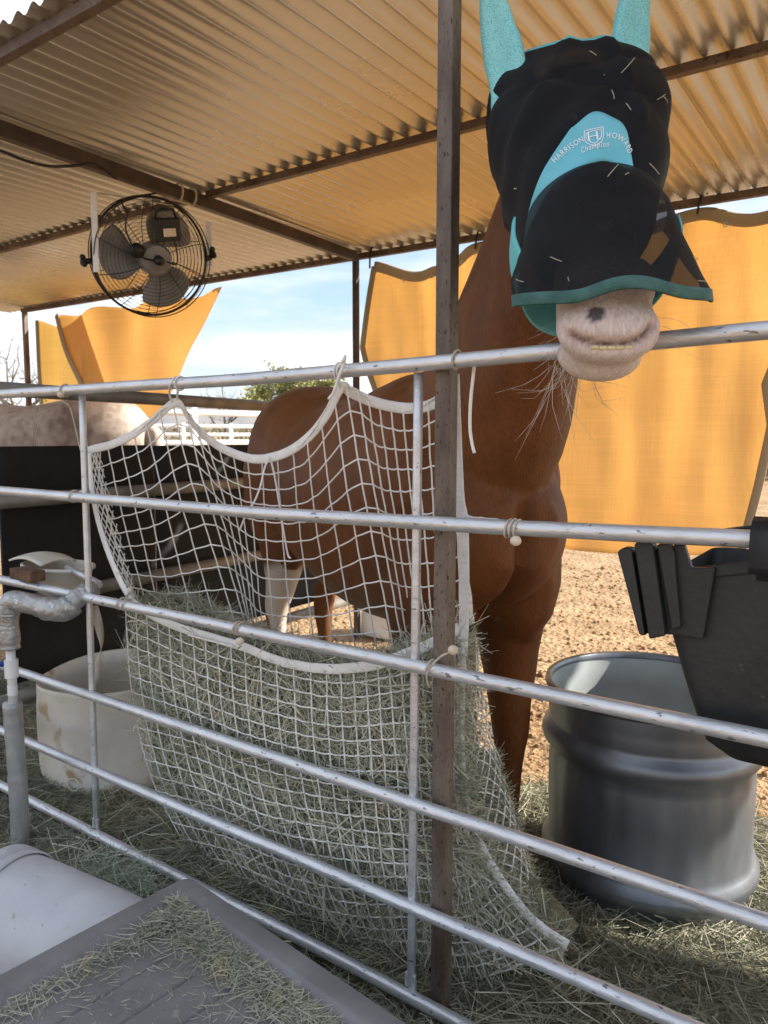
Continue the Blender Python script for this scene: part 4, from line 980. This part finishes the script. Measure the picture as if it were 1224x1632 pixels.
# ------------------------------------------------------------------ white cut barrel
br = thing('cut_barrel', 'dirty white plastic barrel cut down to a tub beside the hay net', 'barrel', (-2.42, 1.66, 0))
b = MB(); n = 72; vs = []; zsb = [.0, .015, .05, .12, .2, .28, .34, .40, .44, .455, .45, .40, .2, .06, .05]
for q, z in enumerate(zsb):
    ins = q >= 10
    for j in range(n):
        t = 2 * math.pi * j / n; r_ = lin([0, .02, .06, .2, .24, .28, .46], [.235, .262, .272, .276, .272, .277, .275], z) - (.007 if ins else 0)
        r_ += .006 * noise.noise(Vector((math.cos(t) * 1.6, math.sin(t) * 1.6, z * 2)))
        zz = z + (.022 * math.sin(t * 1 + .9) + .006 * math.sin(t * 3) if z > .38 else 0)
        vs.append((-2.42 + r_ * math.cos(t) * 1.04, 1.66 + r_ * math.sin(t) * .96, zz))
m_ = len(zsb); b.add(vs, [(i * n + j, i * n + (j + 1) % n, (i + 1) * n + (j + 1) % n, (i + 1) * n + j) for i in range(m_ - 1) for j in range(n)] + [tuple(range((m_ - 1) * n, m_ * n))])
b.build('wall', 'white_plastic', br, smooth=True)
c = Vector(onZ(128, 1242, .13)); mid = Vector((-2.42, 1.66, c.z)); 
d = (c - mid); d.z = 0; d = d.normalized(); e = Vector((-d.y, d.x, 0))
MB().tube([mid + d * .281 + e * .022 * math.cos(t) + Vector((0, 0, .022 * math.sin(t))) for t in np.linspace(0, 2 * math.pi, 24)], .002, 6).build('moulded_ring', 'white_plastic', br, smooth=True)

# ------------------------------------------------------------------ taped water pipe with valve, and the waterer it feeds
wp = thing('water_pipe', 'duct-taped insulated water pipe with blue valve handle standing before the fence', 'pipe', (-2.205, 1.155, 0))
def pz(v): return float(onY(34, v, 1.155)[2])
ax_, ay_ = -2.205, 1.155
b = MB(); ps = []; rs_ = []
for k in range(40):
    z = -.02 + (.52 + .02) * k / 39; ps.append((ax_ + .004 * math.sin(z * 9), ay_, z)); rs_.append(.0275 + .0018 * math.sin(z * 140) * (noise.noise(Vector((z * 12, 0, 0))) + .4) + .002 * noise.noise(Vector((z * 25, 1, 0))))
b.tube(ps, rs_, 20); b.build('insulated_riser', 'foam', wp, smooth=True)
b = MB(); b.tube([(ax_, ay_, .515), (ax_, ay_, .70)], .0135, 16); b.build('plastic_pipe', 'pvc', wp, smooth=True)
for z0_, z1_, r_ in ((.545, .575, .0148), (.60, .655, .020)): MB().tube([(ax_, ay_, z0_), (ax_, ay_, z1_)], r_, 16).build('coupling', 'pvc', wp, smooth=True, sharp=40)
MB().tube([(ax_ - .018, ay_, .628), (ax_ - .03, ay_ - .002, .628)], .008, 10).build('valve_stem', 'pvc', wp, smooth=True)
b = MB(); b.tube([(ax_ - .028, ay_, .632), (ax_ - .05, ay_ - .02, .640), (ax_ - .058, ay_ - .045, .632), (ax_ - .056, ay_ - .06, .618)], [.013, .011, .009, .006], 10, flat=(.55, 1.25)); b.build('valve_handle', 'blue', wp, smooth=True)
b = MB(); pp = catmull([(ax_, ay_, .69), (ax_, ay_, .77), (ax_ + .002, ay_ + .002, .815), (ax_ + .018, ay_ + .006, .838), (ax_ + .06, ay_ + .02, .836), (ax_ + .14, ay_ + .05, .822), (ax_ + .185, ay_ + .075, .825), (ax_ + .20, ay_ + .10, .85), (ax_ + .20, ay_ + .16, .875)], 130)
rs_ = [.029 + .005 * noise.noise(Vector(p * 30)) + .0035 * abs(noise.noise(Vector(p * 70))) + .0022 * noise.noise(Vector((i * .9, 0, 0))) + (.006 if 78 < i < 108 else 0) for i, p in enumerate(pp)]
b.tube(pp, rs_, 18); b.build('taped_elbow', 'duct_tape', wp, smooth=True)
wt = thing('automatic_waterer', 'cream plastic float waterer behind the third rail near the taped pipe', 'waterer', (-2.36, 1.40, .80))
WM = Matrix.Translation((-2.37, 1.42, .80)) @ Matrix.Scale(1.35, 4, (1, 0, 0)) @ Matrix.Scale(.85, 4, (0, 1, 0))
MB().lathe([(.001, .0), (.07, .003), (.095, .03), (.11, .085), (.118, .088), (.118, .096), (.108, .098), (.098, .09), (.088, .035), (.06, .012), (.001, .01)], 40, WM).build('bowl', 'bowl', wt, smooth=True)
b = MB(); b.grid(lambda s, t: (-2.53 + .20 * s, 1.335 + .13 * t, .905 + .016 * math.sin(math.pi * s) + .012 * math.sin(math.pi * t)), 12, 8); b.build('float_cover', 'bowl', wt, smooth=True, solid=.006)
MB().tube([(-2.28, 1.40, .895), (-2.16, 1.38, .885), (-2.06, 1.37, .87), (-2.005, 1.315, .875)], .012, 10).build('supply_pipe', 'galv', wt, smooth=True)
c = onY(48, 925, FY)
o = MB().box((c[0], FY - .008, .857 + .0185 + .019), .125, .05, .036).build('rusty_channel', 'rust_block', bevel=.003)
tag(o, 'short rusty steel channel resting on the third rail above the taped pipe', 'bracket')
# grey strip of tape hanging from the upright
b = MB(); pth = catmull([onY(*p) for p in ((150, 965, 1.31), (158, 1000, 1.32), (162, 1030, 1.32), (154, 1060, 1.32), (150, 1095, 1.32))], 24)
vs = []
for i, p in enumerate(pth):
    a = .4 + i * .16; w = .013; vs += [p + np.array([math.cos(a) * w, math.sin(a) * w, 0]), p - np.array([math.cos(a) * w, math.sin(a) * w, 0])]
o = b.add(vs, [(2 * i, 2 * i + 1, 2 * i + 3, 2 * i + 2) for i in range(24)]).build('tape_strip', 'tape_strip', smooth=True, solid=.0008)
tag(o, 'twisted strip of peeling tape hanging by the fence upright over the cut barrel', 'tape')
# string with a round toggle on the divider
tg = thing('toggle_string', 'pale string with a round toggle hanging before the black mat', 'string', tuple(onY(52, 728, 1.9)))
for p0_, p1_ in (((57, 630), (50, 722)), ((66, 632), (53, 722)), ((66, 632), (74, 640))):
    MB().tube([onY(*p0_, 1.9), onY((p0_[0] + p1_[0]) / 2 + 1, (p0_[1] + p1_[1]) / 2, 1.9), onY(*p1_, 1.9)], .0022, 6).build('string', 'rope_tan', tg, smooth=True)
b = MB(); b.ball(onY(52, 728, 1.9), .013, 14, (1, .6, 1)); b.build('toggle', 'bead', tg, smooth=True)

# ------------------------------------------------------------------ grey storage bin with hay on its lid
TZ = .30
cA = Vector(onZ(300, 1392, TZ)); dR = (Vector(onZ(655, 1632, TZ)) - cA).normalized(); dL = Vector((dR.y, -dR.x, 0)); dL = (dL * .82 + (Vector(onZ(0, 1580, TZ)) - cA).normalized() * .18).normalized()
if dL.dot(Vector(onZ(0, 1580, TZ)) - cA) < 0: dL = -dL
bn_ = thing('storage_bin', 'grey plastic storage bin with a ribbed rimmed lid strewn with hay', 'storage bin', tuple(cA + dR * .5 + dL * .35 - Vector((0, 0, TZ))))
def tp(a, c_, z): return tuple(cA + dR * a + dL * c_ + Vector((0, 0, z - TZ)))
LA, LC = 1.15, .80
def trect(a0, a1, c0, c1, z, r=.03, n=5):
    out = []
    for (ca, cc, st) in ((a1 - r, c1 - r, 0), (a0 + r, c1 - r, 90), (a0 + r, c0 + r, 180), (a1 - r, c0 + r, 270)):
        for k in range(n): t = R(st + 90 * k / (n - 1)); out.append(tp(ca + r * math.cos(t), cc + r * math.sin(t), z))
    return out
ins = lambda d, z, r=.03: trect(d, LA - d, d, LC - d, z, r)
MB().rings([ins(.004, TZ - .05), ins(0, TZ - .045), ins(0, TZ - .008), ins(.004, TZ - .002), ins(.010, TZ), ins(.046, TZ), ins(.052, TZ - .003), ins(.068, TZ - .026, .02), ins(.072, TZ - .028, .02)], cap=False).build('lid_rim', 'grey_plastic', bn_, smooth=True, sharp=35)
MB().rings([ins(.02, TZ - .048), ins(.05, .02), ins(.06, -.005)], cap=True).build('bin_body', 'grey_plastic', bn_, smooth=True, sharp=35)
b = MB(); 
n1 = 150
def lidf(s, t):
    a = .07 + (LA - .14) * s; q = (a % .085) / .085; z = TZ - .028 + (-.006 if q < .09 else 0) + .0012 * noise.noise(Vector((a * 20, t * 20, 0)))
    return tp(a, .07 + (LC - .14) * t, z)
b.grid(lidf, n1, 8).build('lid_panel', 'grey_plastic', bn_, smooth=True, sharp=30)
def lid_hay():
    n = 8500; e = rng.exponential(.020, n); along = rng.random(n); side = rng.random(n) < .90
    a = np.where(side, .075 + along ** 1.3 * .9, .075 + e * 1.0); c_ = np.where(side, .075 + e * 1.1, .075 + along ** 2.2 * .5)
    extra = 1500; a = np.concatenate([a, rng.uniform(.07, 1.0, extra)]); c_ = np.concatenate([c_, rng.uniform(.07, .6, extra)])
    hgt = .045 * np.exp(-np.minimum(a - .07, c_ - .07) / .05) * np.exp(-np.hypot(a - .07, c_ - .07) / .45)
    n = len(a); z = TZ - .027 + rng.random(n) * (.003 + hgt)
    pos = np.array(cA) + np.outer(a, np.array(dR)) + np.outer(c_, np.array(dL)); pos[:, 2] = z
    d = flatdirs(n, .16); L = np.where(np.arange(n) < 8500, rng.uniform(.012, .05, n), rng.uniform(.004, .022, n))
    V, F = blades(pos - d * L[:, None] * .5, d, L, rng.uniform(.0009, .0021, n), .3)
    V[:, 2] = np.maximum(V[:, 2], TZ - .0272)
    tag(from_arrays('hay_scraps', V, F, 'hay'), 'chopped hay scraps gathered in the corner of the grey bin lid', 'hay', kind='stuff')
    bm_ = MB()
    def hp_(s, t):
        a_ = .071 + .5 * s; cc = .071 + .4 * t; return tp(a_, cc, TZ - .0285 + .034 * math.exp(-min(a_, cc) / .03 + 2.3) / 10 * math.exp(-math.hypot(a_, cc) / .5) )
for k in range(5):
    a_, cc = .35 + .1 * k + .05 * rng.random(), .15 + .09 * k
    q0 = np.array(tp(a_, cc, TZ - .024)); d_ = np.array(dR) * rng.normal() + np.array(dL) * rng.normal(); d_ = d_ / np.linalg.norm(d_) * rng.uniform(.04, .09)
    MB().tube([q0, q0 + d_ * .5 + np.array([0, 0, .006]), q0 + d_], .0012, 5).build('hay_straw', 'hay', bn_)
lid_hay()

# ------------------------------------------------------------------ pale bucket lying on its side, spilled hay
bk_ = thing('bucket', 'pale grey plastic bucket lying on its side by the taped pipe', 'bucket', tuple(onZ(20, 1500, 0)))
bc = Vector(onZ(-8, 1452, .165)); ba = Vector((.86, .20, -.05)).normalized(); q_ = ba.to_track_quat('Z', 'Y')
BM = Matrix.Translation(bc) @ q_.to_matrix().to_4x4()
MB().lathe([(.148, .0), (.146, .05), (.144, .12), (.136, .30), (.127, .42), (.12, .435), (.001, .437)], 64, BM).build('wall', 'bucket_plastic', bk_, smooth=True, sharp=50)
MB().lathe([(.001, .02), (.14, .02), (.141, -.004), (.152, -.006), (.156, .0), (.156, .024), (.150, .030), (.150, .045), (.1545, .048), (.1545, .056), (.149, .060)], 64, BM).build('rim', 'bucket_plastic', bk_, smooth=True, sharp=40)
def spill():
    n = 2600; c_ = onZ(170, 1425, .10); A = rng.normal(size=(n, 3)) * np.array([.07, .055, .03]); pos = c_ + A; pos[:, 2] = .05 + np.abs(A[:, 2]) * 1.6
    d = flatdirs(n, .35) + np.array([.5, .1, 0]); d /= np.linalg.norm(d, axis=1)[:, None]; L = rng.uniform(.06, .16, n)
    V, F = blades(pos - d * L[:, None] * .5, d, L, rng.uniform(.001, .0022, n), .5)
    tag(from_arrays('hay_tuft', V, F, 'hay_green'), 'green tuft of fresh hay beside the tipped bucket', 'hay', kind='stuff')
spill()

# ------------------------------------------------------------------ hanging fan
FC = Vector(onX(240, 410, -2.93)); camd = (Vector(C0) - FC).normalized()
fn_ = (camd + Vector(RT) * .30 + Vector((0, 0, -1)) * .12).normalized()
fr_ = Vector(RT); fr_ = (fr_ - fn_ * fr_.dot(fn_)).normalized(); fu_ = fn_.cross(fr_)
fan = thing('cage_fan', 'black wire cage fan hanging from the dark roof rafter', 'fan', tuple(FC))
FM = Matrix((fr_, fu_, fn_)).transposed().to_4x4(); FM.translation = FC
def fp(x, y, z): return FM @ Vector((x, y, z))
FR = .262
def circ(r, z, n=64): return [fp(r * math.cos(t), r * math.sin(t), z) for t in np.linspace(0, 2 * math.pi, n)]
for z_ in (-.062, .0, .062): MB().tube(circ(FR, z_) , .0062 if z_ == 0 else .0026, 8).build('cage_hoop', 'fan_black', fan, smooth=True)
b = MB()
for z_ in (-.075, .085):
    for k in range(1, 15):
        r_ = FR * (k + 1) / 16; zz = z_ * (1.12 - .25 * (r_ / FR) ** 3); b.tube(circ(r_, zz, 48), .0011, 4)
tag(b.build('wire_rings', 'fan_black', fan), kind='stuff')
for side, z_ in ((1, .09), (-1, -.08)):
    for k in range(10):
        a = 2 * math.pi * k / 10 + .2; pts = [fp(r_ * math.cos(a + .25 * (1 - r_ / FR)), r_ * math.sin(a + .25 * (1 - r_ / FR)), z_ * (1.12 - .42 * (r_ / FR) ** 3)) for r_ in np.linspace(.04, FR, 8)]
        MB().tube(pts, .0019, 5).build('cage_spoke', 'fan_black', fan)
for k in range(3):
    a0 = R(62 + 120 * k); b = MB()
    def bl(s, t, a0=a0):
        r_ = .05 + (.235 - .05) * s; wv = R(27 + 13 * math.sin(s * 2.6)); a = a0 + (t - .5) * 2 * wv - .25 * s
        rr_ = r_ * (1 - .12 * (2 * t - 1) ** 2 * s); return fp(rr_ * math.cos(a), rr_ * math.sin(a), (t - .5) * .075 * (1 - .4 * s))
    b.grid(bl, 14, 14).build('blade', 'fan_grey', fan, smooth=True, solid=.002)
MB().lathe([(.001, .135), (.02, .134), (.025, .125), (.06, .12), (.072, .10), (.074, .03), (.07, .02), (.06, -.03), (.001, -.035)], 40, FM).build('motor', 'fan_grey', fan, smooth=True, sharp=50)
MB().lathe([(.022, .13), (.02, .165), (.012, .172), (.001, .173)], 24, FM).build('motor_cap', 'fan_black', fan, smooth=True, sharp=50)
MB().box(fp(.062, .125, .105), .115, .10, .05, FM.to_3x3()).build('control_box', 'fan_black', fan, bevel=.006)
o = MB().box(fp(.066, .115, .133), .055, .034, .004, FM.to_3x3()).build('rating_label', 'bead', fan)
MB().tube([fp(.012, .165, .11), fp(.018, .205, .125), fp(.05, .212, .128), fp(.095, .21, .125), fp(.112, .165, .11)], .007, 8).build('handle', 'fan_black', fan, smooth=True)
MB().tube(catmull([fp(.085, .075, .12), fp(.088, .03, .135), fp(.075, -.02, .15), (fp(.03, -.005, .165))], 16), .0035, 6).build('motor_cable', 'fan_black', fan, smooth=True)
MB().lathe([(.03, .10), (.034, .112), (.028, .125), (.001, .127)], 20, FM @ Matrix.Translation((-.085, .045, 0))).build('speed_knob', 'fan_black', fan, smooth=True)
for sx in (-1, 1):
    MB().tube([fp(sx * (FR - .002), .0 if sx < 0 else -.02, 0), fp(sx * (FR + .028), .0 if sx < 0 else -.02, 0)], .013, 12).build('pivot_bolt', 'fan_black', fan, smooth=True)
    b = MB()
    for t in range(3): b.ball(fp(sx * (FR + .036), .018 * math.cos(t * 2.1), .018 * math.sin(t * 2.1)), .014, 10)
    b.ball(fp(sx * (FR + .034), 0, 0), .017, 10); b.build('clamp_knob', 'fan_black', fan, smooth=True)
xl_ = fp(-(FR - .004), 0, .075); tl_ = Vector(onX(155, 325, -2.93)) ; top_l = Vector((xl_.x, xl_.y, 2.395)); xr_ = fp(FR + .018, -.02, 0); top_r = Vector((xr_.x, xr_.y, 2.36))
def bar(p, q, w, th, name): 
    d = (q - p); L = d.length; d.normalize(); s_ = Vector(RT); s_ = (s_ - d * s_.dot(d)).normalized(); u_ = s_.cross(d)
    MB().box((p + q) / 2, w, L, th, Matrix((s_, d, u_)).transposed()).build(name, 'white_paint', fan, bevel=.002)
bar(xl_ - Vector((0, 0, .04)), top_l, .028, .006, 'bracket_arm'); bar(xr_ - Vector((0, 0, .04)), top_r, .028, .006, 'bracket_arm')
MB().tube([top_l, Vector((-2.86, FC.y + .15, 2.41))], .003, 5).build('hanging_wire', 'galv', fan)
for dy in (.12, .20):
    yy = FC.y + dy; xx = -2.865
    MB().tube([(xx + .030 * math.cos(t) - .0, yy, 2.472 + .040 * math.sin(t)) for t in np.linspace(0, 2 * math.pi, 20)], .005, 6).build('hanging_strap', 'rope_tan', fan, smooth=True)
    MB().tube([(xx, yy, 2.434), fp(.10 if dy > .15 else .0, FR * .97, 0)], .004, 6).build('hanging_strap', 'rope_tan', fan, smooth=True)
MB().tube(catmull([(-2.80, FC.y - .06, 2.41), onX(197, 318, -2.86), onX(202, 340, -2.82), fp(-.12, .13, .12), fp(-.085, .03, .13), fp(-.02, -.0, .14)], 30), .0042, 6).build('power_cable', 'fan_black', fan, smooth=True)
o = MB().tube(catmull([tuple(onX(*p, -2.78)) for p in ((-40, 232), (0, 240), (40, 256), (80, 265), (120, 264), (150, 262), (185, 285))], 40), .006, 6).build('electric_cable', 'fan_black', smooth=True)
tag(o, 'thin black electric cable running along the dark rafter to the fan', 'cable')

# ------------------------------------------------------------------ white block in the sun beyond the horse, small far things
b = MB(); c = onZ(598, 1016, 0)
secs = []
for z, k in ((.0, .01), (.02, .0), (.15, .004), (.20, .02), (.215, .05)): 
    secs.append([(c[0] + (x * (.15 - k)), c[1] + .12 + y * (.13 - k), z) for x, y in [(math.copysign(abs(math.cos(t)) ** .45, math.cos(t)), math.copysign(abs(math.sin(t)) ** .45, math.sin(t))) for t in np.linspace(0, 2 * math.pi, 28)[:-1]]])
o = b.rings(secs).build('mineral_block', 'block_white', smooth=True, sharp=60); tag(o, 'white block in the sun on the dirt seen beneath the chestnut horse', 'mineral block')

# clods and droppings trampled over the pen
def clods():
    n = 2600; V = []; F = []
    ico = [(0, 0, 1), (.9, 0, .3), (.28, .85, .3), (-.72, .53, .3), (-.72, -.53, .3), (.28, -.85, .3), (.72, .53, -.3), (-.28, .85, -.3), (-.9, 0, -.3), (-.28, -.85, -.3), (.72, -.53, -.3)]
    fc = [(0, 1, 2), (0, 2, 3), (0, 3, 4), (0, 4, 5), (0, 5, 1), (1, 6, 2), (2, 6, 7), (2, 7, 3), (3, 7, 8), (3, 8, 4), (4, 8, 9), (4, 9, 5), (5, 9, 10), (5, 10, 1), (1, 10, 6)]
    for k in range(n):
        x = random.uniform(-4.0, .4); y = 2.3 + 5.2 * random.random() ** 1.3; r = random.uniform(.006, .020) * (1.5 if random.random() < .08 else 1); z = gz(x, y); b0 = len(V)
        V += [(x + p[0] * r * random.uniform(.7, 1.3), y + p[1] * r * random.uniform(.7, 1.3), z + .3 * r + p[2] * r * .7) for p in ico]; F += [tuple(i + b0 for i in f) for f in fc]
    tag(MB().add(V, F).build('dirt_clods', 'dirt', smooth=True, loc=(0, 0, 0)), 'small trampled dirt clods over the sunlit pen floor', 'clods', kind='stuff')
clods()
